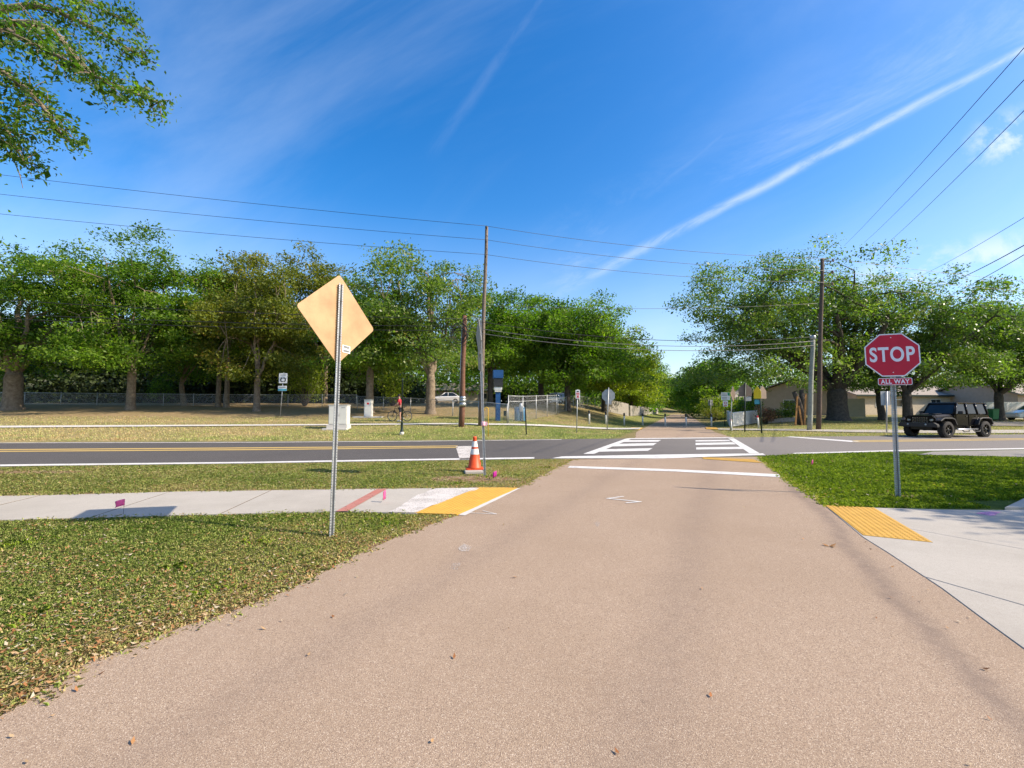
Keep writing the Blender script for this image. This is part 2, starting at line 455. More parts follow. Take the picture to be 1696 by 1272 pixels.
def dup(root, loc, rz=0.0, label=None, scale=None):
    c = root.copy()
    COL.objects.link(c)
    c.location = loc
    c.rotation_euler = (0, 0, rz)
    if scale: c.scale = scale
    if label: c['label'] = label
    for ch in list(root.children):
        d = ch.copy()
        COL.objects.link(d)
        d.parent = c
        for g in list(ch.children):
            e = g.copy()
            COL.objects.link(e)
            e.parent = d
    return c
def np_mesh(name, verts, k, mat, tint=None, parent=None, smooth=False):
    """verts (N*k,3): N separate k-gons"""
    n = len(verts) // k
    me = bpy.data.meshes.new(name)
    me.vertices.add(n * k)
    me.vertices.foreach_set('co', np.ascontiguousarray(verts, dtype=np.float32).ravel())
    me.loops.add(n * k)
    me.loops.foreach_set('vertex_index', np.arange(n * k, dtype=np.int32))
    me.polygons.add(n)
    me.polygons.foreach_set('loop_start', np.arange(0, n * k, k, dtype=np.int32))
    me.polygons.foreach_set('loop_total', np.full(n, k, dtype=np.int32))
    if tint is not None:
        a = me.attributes.new('tint', 'FLOAT', 'FACE')
        a.data.foreach_set('value', np.ascontiguousarray(tint, dtype=np.float32))
    me.update(calc_edges=True)
    me.materials.append(M[mat])
    return me
def text_mesh(body, size, name, mat, parent, xf, bold=0.0, sx=1.0, depth=0.002, spacing=1.0):
    cu = bpy.data.curves.new(name, 'FONT')
    cu.body = body
    cu.size = size
    cu.offset = bold
    cu.extrude = depth
    cu.space_character = spacing
    cu.align_x = 'CENTER'
    cu.align_y = 'CENTER'
    t = bpy.data.objects.new('tmp_text', cu)
    COL.objects.link(t)
    dg = bpy.context.evaluated_depsgraph_get()
    me = bpy.data.meshes.new_from_object(t.evaluated_get(dg))
    bpy.data.objects.remove(t)
    bpy.data.curves.remove(cu)
    ys = [v.co.y for v in me.vertices]; xs = [v.co.x for v in me.vertices]
    cx, cy = (min(xs) + max(xs)) / 2, (min(ys) + max(ys)) / 2
    # text lies in x,y: stand it up (x right, z up, facing -y)
    for v in me.vertices:
        x, y, z = v.co
        v.co = xf @ Vector(((x - cx) * sx, -z, y - cy))
    me.name = name
    me.materials.clear()
    me.materials.append(M[mat])
    return link(name, me, parent)
def frame_mat(yaw, pitch, roll):
    """local right=x, out of the face=-y, up=z"""
    return Matrix.Rotation(yaw, 3, 'Z') @ Matrix.Rotation(pitch, 3, 'X') @ Matrix.Rotation(-roll, 3, 'Y')

# ------------------------------------------------------------------ light and sky
SUN_EL, SUN_AZ = R(38.5), math.atan2(0.976, -0.218)   # azimuth clockwise from +Y
sun_dir = Vector((0.976 * math.cos(SUN_EL), -0.218 * math.cos(SUN_EL), math.sin(SUN_EL))).normalized()
sd = bpy.data.lights.new('sun', 'SUN')
sd.energy = 5.0
sd.angle = R(0.53)
sd.color = (1.0, 0.88, 0.71)
so = bpy.data.objects.new('sun', sd)
COL.objects.link(so)
so.rotation_euler = sun_dir.to_track_quat('Z', 'Y').to_euler()
so.location = (30, -8, 40)

w = bpy.data.worlds.new('World')
scn.world = w
w.use_nodes = True
N, L = w.node_tree.nodes, w.node_tree.links
bg = N['Background']
sky = N.new('ShaderNodeTexSky')
sky.sky_type = 'NISHITA'
sky.sun_disc = False
sky.sun_elevation = SUN_EL
sky.sun_rotation = SUN_AZ
sky.air_density = 1.0
sky.dust_density = 1.3
sky.ozone_density = 2.2
hs = N.new('ShaderNodeHueSaturation')
hs.inputs['Saturation'].default_value = 1.45
hs.inputs['Hue'].default_value = 0.504
hs.inputs['Value'].default_value = 1.14
L.new(sky.outputs[0], hs.inputs['Color'])
tc = N.new('ShaderNodeTexCoord')
D = tc.outputs['Generated']
def vdot(vec):
    d = N.new('ShaderNodeVectorMath')
    d.operation = 'DOT_PRODUCT'
    L.new(D, d.inputs[0])
    d.inputs[1].default_value = vec
    return d.outputs['Value']
def smap(v, a, b, c=0.0, d=1.0):
    m = N.new('ShaderNodeMapRange')
    m.interpolation_type = 'SMOOTHSTEP'
    L.new(v, m.inputs['Value'])
    for i, q in zip(('From Min', 'From Max', 'To Min', 'To Max'), (a, b, c, d)): m.inputs[i].default_value = q
    return m.outputs['Result']
def wnoise(scale, detail=6, rough=0.6, dist=0.0, stretch=None):
    n = N.new('ShaderNodeTexNoise')
    n.inputs['Scale'].default_value = scale
    n.inputs['Detail'].default_value = detail
    n.inputs['Roughness'].default_value = rough
    n.inputs['Distortion'].default_value = dist
    if stretch:
        # stretch along a direction: coordinates in a frame (along, across, up)
        a, b = stretch
        cmb = N.new('ShaderNodeCombineXYZ')
        aa = Vector(a).normalized(); nn = Vector(b).normalized()
        L.new(mth(N, L, 'MULTIPLY', vdot(aa), 0.16), cmb.inputs[0])
        L.new(vdot(nn), cmb.inputs[1])
        L.new(vdot(aa.cross(nn)), cmb.inputs[2])
        L.new(cmb.outputs[0], n.inputs['Vector'])
    else: L.new(D, n.inputs['Vector'])
    return n.outputs['Fac']
def trail_band(pa, pb, w0, w1, amt, spread=0.0, wob=0.006):
    """a streak of ice cloud along the great circle through two directions"""
    A, B = ray(*pa).normalized(), ray(*pb).normalized()
    n = A.cross(B).normalized()
    along = (A - B).normalized()
    mid = (A + B).normalized()
    d = vdot(n)
    d = mth(N, L, 'ADD', d, mth(N, L, 'MULTIPLY', mth(N, L, 'SUBTRACT', wnoise(9, 5, 0.6), 0.5), wob * 2))
    t = mth(N, L, 'DIVIDE', vdot(along), vdot(mid))
    half = (A - mid * A.dot(mid)).length / A.dot(mid)
    tt = mth(N, L, 'DIVIDE', mth(N, L, 'ADD', t, half), 2 * half)   # 0 at B, 1 at A
    wd = mth(N, L, 'ADD', w0, mth(N, L, 'MULTIPLY', tt, w1 - w0))
    g = mth(N, L, 'POWER', 2.718, mth(N, L, 'MULTIPLY', mth(N, L, 'POWER', mth(N, L, 'ABSOLUTE', mth(N, L, 'DIVIDE', d, wd)), 2.0), -1.0))
    st = wnoise(26, 9, 0.72, 0.5, (along, n))
    k = mth(N, L, 'MULTIPLY', g, smap(st, 0.36, 0.62, 0.15, 1.0))
    ends = mth(N, L, 'MULTIPLY', smap(tt, -0.14, 0.08), smap(tt, 2.0, 1.2))
    out = mth(N, L, 'MULTIPLY', mth(N, L, 'MULTIPLY', k, ends), mth(N, L, 'MULTIPLY', smap(tt, -0.1, 0.7, 0.45, 1.0), amt))
    if spread:
        side = mth(N, L, 'MULTIPLY', smap(d, 0.0, spread * (1 if n.z > 0 else -1), 1.0, 0.0), mth(N, L, 'GREATER_THAN', mth(N, L, 'MULTIPLY', d, 1 if n.z > 0 else -1), 0.0))
        s2 = wnoise(7, 9, 0.72, 0.8, (along + n * 0.25, n))
        q = mth(N, L, 'MULTIPLY', mth(N, L, 'MULTIPLY', side, smap(s2, 0.42, 0.8)), mth(N, L, 'MULTIPLY', ends, 0.75 * amt))
        out = mth(N, L, 'MAXIMUM', out, q)
    return out
def puff(p, size, amt):
    A = ray(*p).normalized()
    dd = vdot(A)
    m = smap(dd, math.cos(size * 1.3), math.cos(size * 0.1))
    s = wnoise(16, 8, 0.62, 0.3)
    zz = N.new('ShaderNodeSeparateXYZ')
    L.new(D, zz.inputs[0])
    flat = smap(mth(N, L, 'ABSOLUTE', mth(N, L, 'SUBTRACT', zz.outputs[2], A.z)), 0.05, 0.0)
    return mth(N, L, 'MULTIPLY', mth(N, L, 'MULTIPLY', mth(N, L, 'MULTIPLY', m, flat), smap(s, 0.38, 0.62)), amt)
c1 = trail_band((1696, 82), (945, 475), 0.0115, 0.0046, 0.52, spread=0.18, wob=0.005)
c2 = trail_band((835, 85), (715, 255), 0.012, 0.009, 0.06)
c3 = trail_band((1185, 232), (1065, 330), 0.007, 0.005, 0.07)
c4 = puff((1690, 222), 0.05, 0.9)
c5 = puff((1600, 432), 0.13, 0.75)
cl = c1
for q in (c2, c3, c4, c5): cl = mth(N, L, 'MAXIMUM', cl, q)
veil_a, veil_b = ray(1400, 100).normalized(), ray(500, 500).normalized()
veil = mth(N, L, 'MULTIPLY', smap(wnoise(2.6, 8, 0.6, 0.7, ((veil_a - veil_b), veil_a.cross(veil_b))), 0.38, 0.8), 0.2)
cl = mth(N, L, 'MAXIMUM', cl, veil)
sz = N.new('ShaderNodeSeparateXYZ')
L.new(D, sz.inputs[0])
low = mth(N, L, 'MULTIPLY', smap(sz.outputs[2], 0.42, 0.02), smap(wnoise(1.6, 6, 0.6, 0.5), 0.25, 0.7, 0.3, 0.62))
low = mth(N, L, 'MULTIPLY', low, smap(sz.outputs[0], 0.7, -0.7, 0.55, 1.0))
cl = mth(N, L, 'ADD', cl, mth(N, L, 'MULTIPLY', low, mth(N, L, 'SUBTRACT', 1.0, cl)), clamp=True)      # haze low in the sky
cmix = mixrgb(N, L, cl, hs.outputs[0], (4.4, 4.9, 5.6))
L.new(cmix, bg.inputs['Color'])
bg.inputs['Strength'].default_value = 0.145
scn.view_settings.view_transform = 'Standard'
scn.view_settings.look = 'None'
scn.view_settings.gamma = 1
scn.view_settings.use_curve_mapping = False
scn.view_settings.exposure = 0.6
scn.cycles.max_bounces = 6
scn.cycles.transparent_max_bounces = 24
scn.cycles.use_denoising = True
scn.cycles.caustics_reflective = False
scn.cycles.caustics_refractive = False

# ------------------------------------------------------------------ ground outlines (world metres, read off the photo)
def P2(l): return [Vector((p.x, p.y)) for p in (G(*q) for q in l)]
tl = P2([(0, 1188), (150, 1098), (300, 1040), (400, 1010), (480, 978), (560, 935), (650, 893), (725, 866), (762, 854), (858, 809), (905, 783), (950, 762)])
tr = P2([(1696, 1075), (1640, 1035), (1560, 975), (1470, 915), (1430, 890), (1365, 838), (1293, 787), (1256, 757)])
near_edge = P2([(0, 773), (424, 768), (660, 764), (885, 760.5), (950, 760), (1258, 756), (1312, 752.5), (1500, 748), (1696, 744.5)])
far_edge = P2([(0, 732.6), (424, 731.5), (700, 730), (900, 727.7), (1040, 726.3), (1215, 724.5), (1400, 722.6), (1696, 719.5)])
def ext(pl, d0, d1):
    a = pl[0] + (pl[0] - pl[1]).normalized() * d0
    b = pl[-1] + (pl[-1] - pl[-2]).normalized() * d1
    return [a] + pl + [b]
near_edge = ext(near_edge, 150, 150)
far_edge = ext(far_edge, 150, 150)
tl = [tl[0] + Vector((-0.38, -1)) * 8] + tl
tr = [tr[0] + Vector((-0.394, -1)) * 8] + tr
def densify(pl, step, amp=0.0, seed=0.0):
    out = []
    for a, b in zip(pl[:-1], pl[1:]):
        n = max(1, int((b - a).length / step))
        for k in range(n): out.append(a.lerp(b, k / n))
    out.append(pl[-1])
    if amp:
        r = []
        for i, p in enumerate(out):
            d = (out[min(i + 1, len(out) - 1)] - out[max(i - 1, 0)]).normalized()
            nv = Vector((-d.y, d.x))
            q = mnoise.noise(Vector((p.x * 1.7, p.y * 1.7, seed))) + 0.6 * mnoise.noise(Vector((p.x * 6, p.y * 6, seed + 3)))
            r.append(p + nv * q * amp)
        out = r
    return out
def lerp_pl(pl, x):
    for a, b in zip(pl[:-1], pl[1:]):
        if a.x <= x <= b.x: return a.y + (b.y - a.y) * (x - a.x) / (b.x - a.x)
    return pl[-1].y
def lerp_y(pl, y):
    for a, b in zip(pl[:-1], pl[1:]):
        if a.y <= y <= b.y: return a.x + (b.x - a.x) * (y - a.y) / max(1e-6, b.y - a.y)
    return pl[-1].x if y > pl[-1].y else pl[0].x
sw_back = P2([(0, 822), (300, 816), (530, 812.5), (792, 809)])
sw_front = P2([(0, 863), (330, 854.5), (540, 849), (690, 852)])
sw_back = [sw_back[0] + (sw_back[0] - sw_back[1]).normalized() * 60] + sw_back
sw_front = [sw_front[0] + (sw_front[0] - sw_front[1]).normalized() * 60] + sw_front

def structure(o):
    o['kind'] = 'structure'
    return o
def sheet(name, pts, z, mat, thick=0.0, st=True):
    """flat polygon (triangulated) at height z, optional skirt downwards"""
    bm = bmesh.new()
    vs = [bm.verts.new((p[0], p[1], z)) for p in pts]
    f = bm.faces.new(vs)
    if f.normal.z < 0 or f.calc_area() == 0: pass
    bm.normal_update()
    if f.normal.z < 0: f.normal_flip()
    if thick:
        r = bmesh.ops.extrude_face_region(bm, geom=[f])
        low = [v for v in r['geom'] if isinstance(v, bmesh.types.BMVert)]
        for v in low: v.co.z -= thick
        bmesh.ops.recalc_face_normals(bm, faces=bm.faces)
    bmesh.ops.triangulate(bm, faces=[f for f in bm.faces if len(f.verts) > 4])
    me = bpy.data.meshes.new(name)
    bm.to_mesh(me)
    bm.free()
    me.materials.append(M[mat])
    o = link(name, me)
    return structure(o) if st else o
def strip(name, a, b, mat, lift, nx=60, ny=3, st=True):
    """sheet between two polylines of equal point count that follows the terrain"""
    mb = MB()
    def samp(pl, t):
        L_ = [0]
        for p, q in zip(pl[:-1], pl[1:]): L_.append(L_[-1] + (q - p).length)
        d = t * L_[-1]
        for i in range(len(pl) - 1):
            if d <= L_[i + 1] + 1e-9: return pl[i].lerp(pl[i + 1], (d - L_[i]) / max(1e-9, L_[i + 1] - L_[i]))
        return pl[-1]
    vs = []
    for i in range(nx + 1):
        p, q = samp(a, i / nx), samp(b, i / nx)
        for j in range(ny + 1):
            r = p.lerp(q, j / ny)
            vs.append((r.x, r.y, H(r.x, r.y) + lift))
    fs = []
    for i in range(nx):
        for j in range(ny):
            k = i * (ny + 1) + j
            fs.append((k, k + ny + 1, k + ny + 2, k + 1))
    mb.add(vs, fs, True)
    o = mb.build(name, mat)
    return structure(o) if st else o

# ground sheet: dryness and greenness are properties of the turf, stored per vertex
def axis_lines(segs):
    out = []
    for a, b, s in segs:
        n = max(1, int(round((b - a) / s)))
        out += [a + (b - a) * k / n for k in range(n)]
    out.append(segs[-1][1])
    return out
gx = axis_lines([(-700, -200, 60), (-200, -60, 8), (-60, -16, 1.5), (-16, 14, 0.16), (14, 60, 1.0), (60, 200, 8), (200, 700, 60)])
gy = axis_lines([(-200, -20, 30), (-20, 1.5, 2.0), (1.5, 17, 0.16), (17, 60, 0.8), (60, 130, 4), (130, 900, 45)])
def dry_green(x, y):
    """(dry 0..1, bare 0..1, lush 0..1) of the turf at a spot"""
    n1 = mnoise.noise(Vector((x * 0.55, y * 0.55, 1.0)))
    n2 = mnoise.noise(Vector((x * 2.3, y * 2.3, 5.0)))
    dry, bare, lush = 0.45 + 0.3 * n1 + 0.15 * n2, 0.0, 0.0
    xt = lerp_y(tl, y)
    yf, yn = yfar(x), lerp_pl(near_edge, x)
    if y < yn:
        if x < axis(y):
            e = xt - x                      # distance from the trail's left edge
            k = math.exp(-max(0, e) / 0.28)
            dry = dry + 0.32 * k
            bare = 0.9 * math.exp(-max(0, e - 0.05) / 0.16)
            if y < 7.5 and e > 0.5: dry -= 0.16
            sb = lerp_pl(sw_back, x) if x < sw_back[-1].x else 9.3
            bare = max(bare, 0.8 * math.exp(-abs(y - sb - 0.1) / 0.16))
            # worn sand round the cone and the sign behind it
            d = math.hypot((x + 0.75) / 1.15, (y - 9.95) / 0.55)
            bare = max(bare, sstep(1.25, 0.5, d + 0.3 * n2))
            d = math.hypot((x + 12.0) / 2.4, (y - 11.0) / 0.35)
            bare = max(bare, 0.8 * sstep(1.2, 0.5, d + 0.3 * n2))
            d = math.hypot(x + 2.1, y - 5.4)
            dry += 0.3 * math.exp(-d / 0.25)
        else:
            e = x - lerp_y(tr, y)
            lush = 0.85
            dry = 0.22 + 0.2 * n1 + 0.15 * n2 + 0.45 * math.exp(-max(0, e) / 0.2)
            bare = 0.4 * math.exp(-max(0, e) / 0.12)
            d = math.hypot((x - 6.75) / 0.6, (y - 7.95) / 0.25)
            bare = max(bare, 0.7 * sstep(1.2, 0.4, d + 0.3 * n2))
    elif y > yf:
        u = (x - axis(y)) / 1.066
        s = y - yf
        if u < 0:
            k = sstep(-26, -8, u)
            dry = 0.72 - 0.25 * k + 0.28 * n1 + 0.15 * n2
            lush = 0.35 * k
            if s > 10: bare = 0.5 * sstep(9, 13, s) * (1 - sstep(-8, -4, u))
        else:
            dry = 0.6 + 0.2 * n1
            lush = 0.4
            bare = 0.35 * sstep(8, 12, s)
        if abs(u) < 6: bare = max(bare, 0.5 * sstep(3.4, 2.4, abs(u)))
    return max(0, min(1, dry)), max(0, min(1, bare)), lush
def build_ground():
    nx, ny = len(gx), len(gy)
    vs, col = [], []
    for y in gy:
        for x in gx:
            vs.append((x, y, H(x, y)))
            d, b, l = dry_green(x, y)
            col += [d, b, l, 1.0]
    fs = [(j * nx + i, j * nx + i + 1, (j + 1) * nx + i + 1, (j + 1) * nx + i) for j in range(ny - 1) for i in range(nx - 1)]
    me = bpy.data.meshes.new('ground')
    me.from_pydata(vs, [], fs)
    a = me.attributes.new('turf', 'FLOAT_COLOR', 'POINT')
    a.data.foreach_set('color', col)
    m = bpy.data.materials.new('turf and soil')
    N, L = nt(m)
    b = N['Principled BSDF']
    b.inputs['Roughness'].default_value = 0.95
    b.inputs['Specular IOR Level'].default_value = 0.1
    at = N.new('ShaderNodeAttribute')
    at.attribute_name = 'turf'
    sp = N.new('ShaderNodeSeparateColor')
    L.new(at.outputs['Color'], sp.inputs[0])
    g = N.new('ShaderNodeNewGeometry')
    P = g.outputs['Position']
    fine = noise_tex(N, L, P, 38, 6, 0.7)
    med = noise_tex(N, L, P, 4.5, 6, 0.65)
    dd = mth(N, L, 'ADD', sp.outputs[0], mth(N, L, 'MULTIPLY', mth(N, L, 'SUBTRACT', fine, 0.5), 0.9))
    dd = mth(N, L, 'ADD', dd, mth(N, L, 'MULTIPLY', mth(N, L, 'SUBTRACT', med, 0.5), 0.8), clamp=True)
    a1 = ramp(N, [(0.0, (0.07, 0.10, 0.025)), (0.35, (0.16, 0.18, 0.055)), (0.65, (0.29, 0.245, 0.105)), (1.0, (0.39, 0.29, 0.15))])
    a2 = ramp(N, [(0.0, (0.05, 0.09, 0.013)), (0.45, (0.115, 0.165, 0.024)), (0.75, (0.21, 0.21, 0.05)), (1.0, (0.36, 0.27, 0.11))])
    L.new(dd, a1.inputs['Fac'])
    L.new(dd, a2.inputs['Fac'])
    c = mixrgb(N, L, sp.outputs[2], a1.outputs[0], a2.outputs[0])
    soil = ramp(N, [(0.25, (0.17, 0.10, 0.055)), (0.5, (0.30, 0.19, 0.11)), (0.75, (0.40, 0.31, 0.22))])
    L.new(med, soil.inputs['Fac'])
    bf = mth(N, L, 'MULTIPLY', mth(N, L, 'SUBTRACT', mth(N, L, 'ADD', sp.outputs[1], mth(N, L, 'MULTIPLY', mth(N, L, 'SUBTRACT', fine, 0.5), 0.8)), 0.25), 2.0, clamp=True)
    c = mixrgb(N, L, bf, c, soil.outputs[0])
    L.new(c, b.inputs['Base Color'])
    bp = N.new('ShaderNodeBump')
    bp.inputs['Strength'].default_value = 0.9
    bp.inputs['Distance'].default_value = 0.05
    L.new(mth(N, L, 'ADD', fine, med), bp.inputs['Height'])
    L.new(bp.outputs[0], b.inputs['Normal'])
    me.materials.append(m)
    return structure(link('ground', me))
build_ground()

# road, trail and walks
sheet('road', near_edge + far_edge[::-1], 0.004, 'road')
# paler lane of the right-hand approach
xr = G(1262, 740).x
tl_d = densify(tl, 0.12, 0.035, 2.0)
tr_d = densify(tr, 0.12, 0.03, 9.0)
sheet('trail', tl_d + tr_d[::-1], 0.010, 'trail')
fl = P2([(1052, 726.2)]) + [Vector((axis(y) - 2.42 * 1.066, y)) for y in (30, 45, 70, 120, 240, 420)]
fr = P2([(1212, 724.4)]) + [Vector((axis(y) + 2.42 * 1.066, y)) for y in (30, 45, 70, 120, 240, 420)]
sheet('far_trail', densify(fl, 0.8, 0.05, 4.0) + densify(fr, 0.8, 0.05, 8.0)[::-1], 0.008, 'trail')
# left walk, one slab each: joints lie open between the slabs
def slab_line(a, b): return P2([a, b])
joints = [slab_line((0, 838), (66, 822)), slab_line((163, 854.5), (281, 816)), slab_line((371, 850), (449, 813.6)), slab_line((566, 848), (641, 811))]
def walk():
    dirj = (joints[1][1] - joints[1][0]).normalized()
    bd = (sw_back[1] - sw_back[2]).normalized()
    bk = [Vector(j[1]) for j in joints]
    ft = []
    def on_line(p, d, q, e):       # intersection of p+s*d with q+t*e
        den = d.x * e.y - d.y * e.x
        s = ((q.x - p.x) * e.y - (q.y - p.y) * e.x) / den
        return p + d * s
    fd = (sw_front[1] - sw_front[2]).normalized()
    for j in joints: ft.append(on_line(j[1], (j[1] - j[0]).normalized(), sw_front[2], fd))
    wide = (bk[2] - bk[1]).length
    seqb, seqf = list(bk), list(ft)
    for k in range(30):
        seqb.insert(0, seqb[0] + bd * wide)
        seqf.insert(0, seqf[0] + fd * wide)
    seqb.append(sw_back[-1]); seqf.append(sw_front[-1])
    mb = MB()
    gap = 0.014
    for i in range(len(seqb) - 1):
        b0, b1, f0, f1 = seqb[i], seqb[i + 1], seqf[i], seqf[i + 1]
        g0 = (b1 - b0).normalized() * gap
        q = [f0 + g0, f1 - (g0 if i < len(seqb) - 2 else Vector((0, 0))), b1 - (g0 if i < len(seqb) - 2 else Vector((0, 0))), b0 + g0]
        mb.prism([(p.x, p.y) for p in q], (0, 0, 0), (1, 0, 0), (0, 1, 0), (0, 0, 1), -0.08, 0.016 + 0.002 * ((i * 7) % 3))
    sheet('sidewalk_bed', [ft[-1] - fd * -0.0, *[Vector(p) for p in (sw_back[-2],)], bk[0] + bd * wide * 3, ft[0] + fd * wide * 3], 0.0142, 'dark_soil')
    return structure(mb.build('sidewalk', 'concrete'))
walk()
# far walks
fw_f = P2([]) + [Vector((p.x, p.y)) for p in (place(0, 709.5), place(300, 707.2), place(560, 705.4), place(800, 704.8), place(930, 708.0), place(1058, 711.8))]
fw_b = [Vector((p.x, p.y)) for p in (place(0, 706.4), place(300, 704.8), place(560, 703.4), place(800, 702.6), place(930, 705.6), place(1063, 709.2))]
fw_f = [fw_f[0] + (fw_f[0] - fw_f[1]).normalized() * 60] + fw_f
fw_b = [fw_b[0] + (fw_b[0] - fw_b[1]).normalized() * 60] + fw_b
strip('far_sidewalk', fw_f, fw_b, 'pale_concrete', 0.05, 140, 2)
rw_f = [Vector((p.x, p.y)) for p in (place(1190, 712.4), place(1300, 714), place(1400, 716.6), place(1520, 718), place(1696, 718.2))]
rw_b = [Vector((p.x, p.y)) for p in (place(1186, 710), place(1300, 711.2), place(1400, 712.6), place(1520, 712.8), place(1696, 712.6))]
strip('right_far_sidewalk', ext(rw_f, 0, 40), ext(rw_b, 0, 40), 'concrete', 0.04, 80, 3)
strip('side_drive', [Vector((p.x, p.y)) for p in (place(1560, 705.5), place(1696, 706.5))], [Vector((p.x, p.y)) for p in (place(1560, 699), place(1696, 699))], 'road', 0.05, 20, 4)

# right-hand walk and apron
rs = [tuple(v) for v in P2([(1365, 838), (1448, 842.5), (1560, 845), (1662, 846), (1696, 846)])]
far_r = G(1696, 846)
apron = P2([(1365, 838), (1448, 842.5), (1560, 845.5), (1662, 846.5)]) + [Vector((far_r.x + 6, far_r.y + 0.6)), Vector((far_r.x + 6, 0.4)), Vector((2.65, 0.4))] + P2([(1696, 1078), (1640, 1037), (1560, 977), (1470, 917), (1430, 892)])
# split along the joints seen in the photo
def clip(poly, p, d, keep):
    n = Vector((-d.y, d.x)) * keep
    out = []
    for i in range(len(poly)):
        a, b = poly[i], poly[(i + 1) % len(poly)]
        da, db = (a - p).dot(n), (b - p).dot(n)
        if da >= 0: out.append(a)
        if da * db < 0: out.append(a.lerp(b, da / (da - db)))
    return out
j1 = P2([(1548, 963), (1696, 1006)])
j2 = P2([(1480, 873), (1696, 912)])
def slabs():
    mb = MB()
    a = [Vector(p) for p in apron]
    d1, d2 = (j1[1] - j1[0]).normalized(), (j2[1] - j2[0]).normalized()
    sh1, sh2 = Vector((-d1.y, d1.x)) * 0.006, Vector((-d2.y, d2.x)) * 0.003
    for poly in (clip(clip(a, j1[0] + sh1, d1, 1), j2[0] - sh2, d2, -1), clip(a, j1[0] - sh1, d1, -1), clip(a, j2[0] + sh2, d2, 1)):
        mb.prism([(p.x, p.y) for p in poly], (0, 0, 0), (1, 0, 0), (0, 1, 0), (0, 0, 1), -0.08, 0.016)
    structure(mb.build('right_sidewalk', 'concrete', bevel=0.004, seg=1))
    q = P2([(1664, 845), (1697, 829)])
    p4 = [q[0], Vector((q[0].x + 5, q[0].y + 0.25)), Vector((q[1].x + 5, q[1].y + 0.3)), q[1]]
    o = MB().prism([(p.x, p.y) for p in p4], (0, 0, 0), (1, 0, 0), (0, 1, 0), (0, 0, 1), -0.08, 0.045).build('raised_walk', 'concrete', bevel=0.006, seg=1)
    structure(o)
slabs()
structure(sheet('road_shoulder', P2([(1520, 753.5), (1545, 748.6), (1696, 745.5), (1990, 741), (2100, 757), (1696, 757.5)]), 0.012, 'worn_apron'))

# tactile mats: a moulded sheet with rows of truncated domes
def mat_quad(name, label, px, mat='tactile'):
    q = P2(px)
    z = 0.021
    e1, e2 = q[1] - q[0], q[3] - q[0]
    n1, n2 = max(2, int(e1.length / 0.062)), max(2, int(e2.length / 0.062))
    K_ = 6
    mb = MB()
    vs, fs = [], []
    for i in range(n1 * K_ + 1):
        for j in range(n2 * K_ + 1):
            p = q[0].lerp(q[1], i / (n1 * K_)).lerp(q[3].lerp(q[2], i / (n1 * K_)), j / (n2 * K_))
            r_ = math.hypot((i % K_) - K_ / 2, (j % K_) - K_ / 2) / K_
            vs.append((p.x, p.y, z + 0.006 * sstep(0.36, 0.2, r_)))
    w_ = n2 * K_ + 1
    fs = [(i * w_ + j, (i + 1) * w_ + j, (i + 1) * w_ + j + 1, i * w_ + j + 1) for i in range(n1 * K_) for j in range(n2 * K_)]
    rim = [i * w_ for i in range(n1 * K_ + 1)] + [n1 * K_ * w_ + j for j in range(1, w_)] + [i * w_ + w_ - 1 for i in range(n1 * K_ - 1, -1, -1)] + [j for j in range(w_ - 2, 0, -1)]
    o0 = len(vs)
    for k in rim: vs.append((vs[k][0], vs[k][1], -0.02))
    for k in range(len(rim)):
        k2 = (k + 1) % len(rim)
        fs.append((rim[k], o0 + k, o0 + k2, rim[k2]))
    mb.add(vs, fs)
    o = mb.build(name, mat)
    tag(o, label, 'tactile mat')
    return o
mat_quad('tactile_mat', 'yellow bumpy warning mat where the left sidewalk meets the trail', [(685.6, 851.5), (757, 854), (856.5, 809.5), (792, 809)])
mat_quad('tactile_mat', 'yellow bumpy warning mat at the trail edge near the red stop sign', [(1430, 889), (1545, 901), (1448, 843), (1366, 838.4)])
mat_quad('tactile_mat', 'thin worn yellow warning strip on the trail just before the crosswalk', [(1165, 761), (1262, 767.5), (1247, 761.5), (1163, 758.5)])
def far_pad(label, px):
    q = [place(*p) for p in px]
    mb = MB()
    mb.add([(p.x, p.y, p.z + 0.045) for p in q] + [(p.x, p.y, p.z - 0.05) for p in q], [(0, 1, 2, 3), (0, 4, 5, 1), (1, 5, 6, 2), (2, 6, 7, 3), (3, 7, 4, 0)])
    tag(mb.build('tactile_mat', 'tactile'), label, 'tactile mat')
far_pad('small yellow warning mat across the road left of the trail, ahead of the bollards', [(1040, 711.6), (1058, 712.2), (1064, 709), (1046, 708.6)])
far_pad('small yellow warning mat across the road right of the trail, ahead of the bollards', [(1170, 711.2), (1190, 711.8), (1186, 708.6), (1168, 708.4)])

# painted markings
def mark(name, pxs, mat='white_line', z=0.009, dens=0.0, seed=1.0):
    pl = P2(pxs)
    if dens: pl = densify(pl + [pl[0]], 0.1, dens, seed)[:-1]
    return sheet(name, pl, z, mat)
mark('edge_line', [(0, 772.6), (424, 767.4), (660, 763.4), (885, 760), (885, 757.6), (660, 761), (424, 765.2), (0, 769.8)])
e0 = P2([(0, 772.6), (0, 769.8)])
sheet('edge_line', [e0[0] + Vector((-80, -10)), e0[0] - Vector((0.01, 0)), e0[1] - Vector((0.01, 0)), e0[1] + Vector((-80, -10))], 0.009, 'white_line')
mark('edge_line', [(1312, 752.2), (1500, 747.2), (1696, 744.2), (2000, 740.3), (2000, 738.9), (1696, 742.4), (1500, 745.4), (1316, 750.4)])
mark('far_edge_line', [(-300, 734.6), (0, 734.2), (424, 733.2), (700, 731.2), (930, 728.6), (930, 727.9), (700, 730.4), (424, 732.4), (0, 733.4), (-300, 733.8)], 'white_faint')
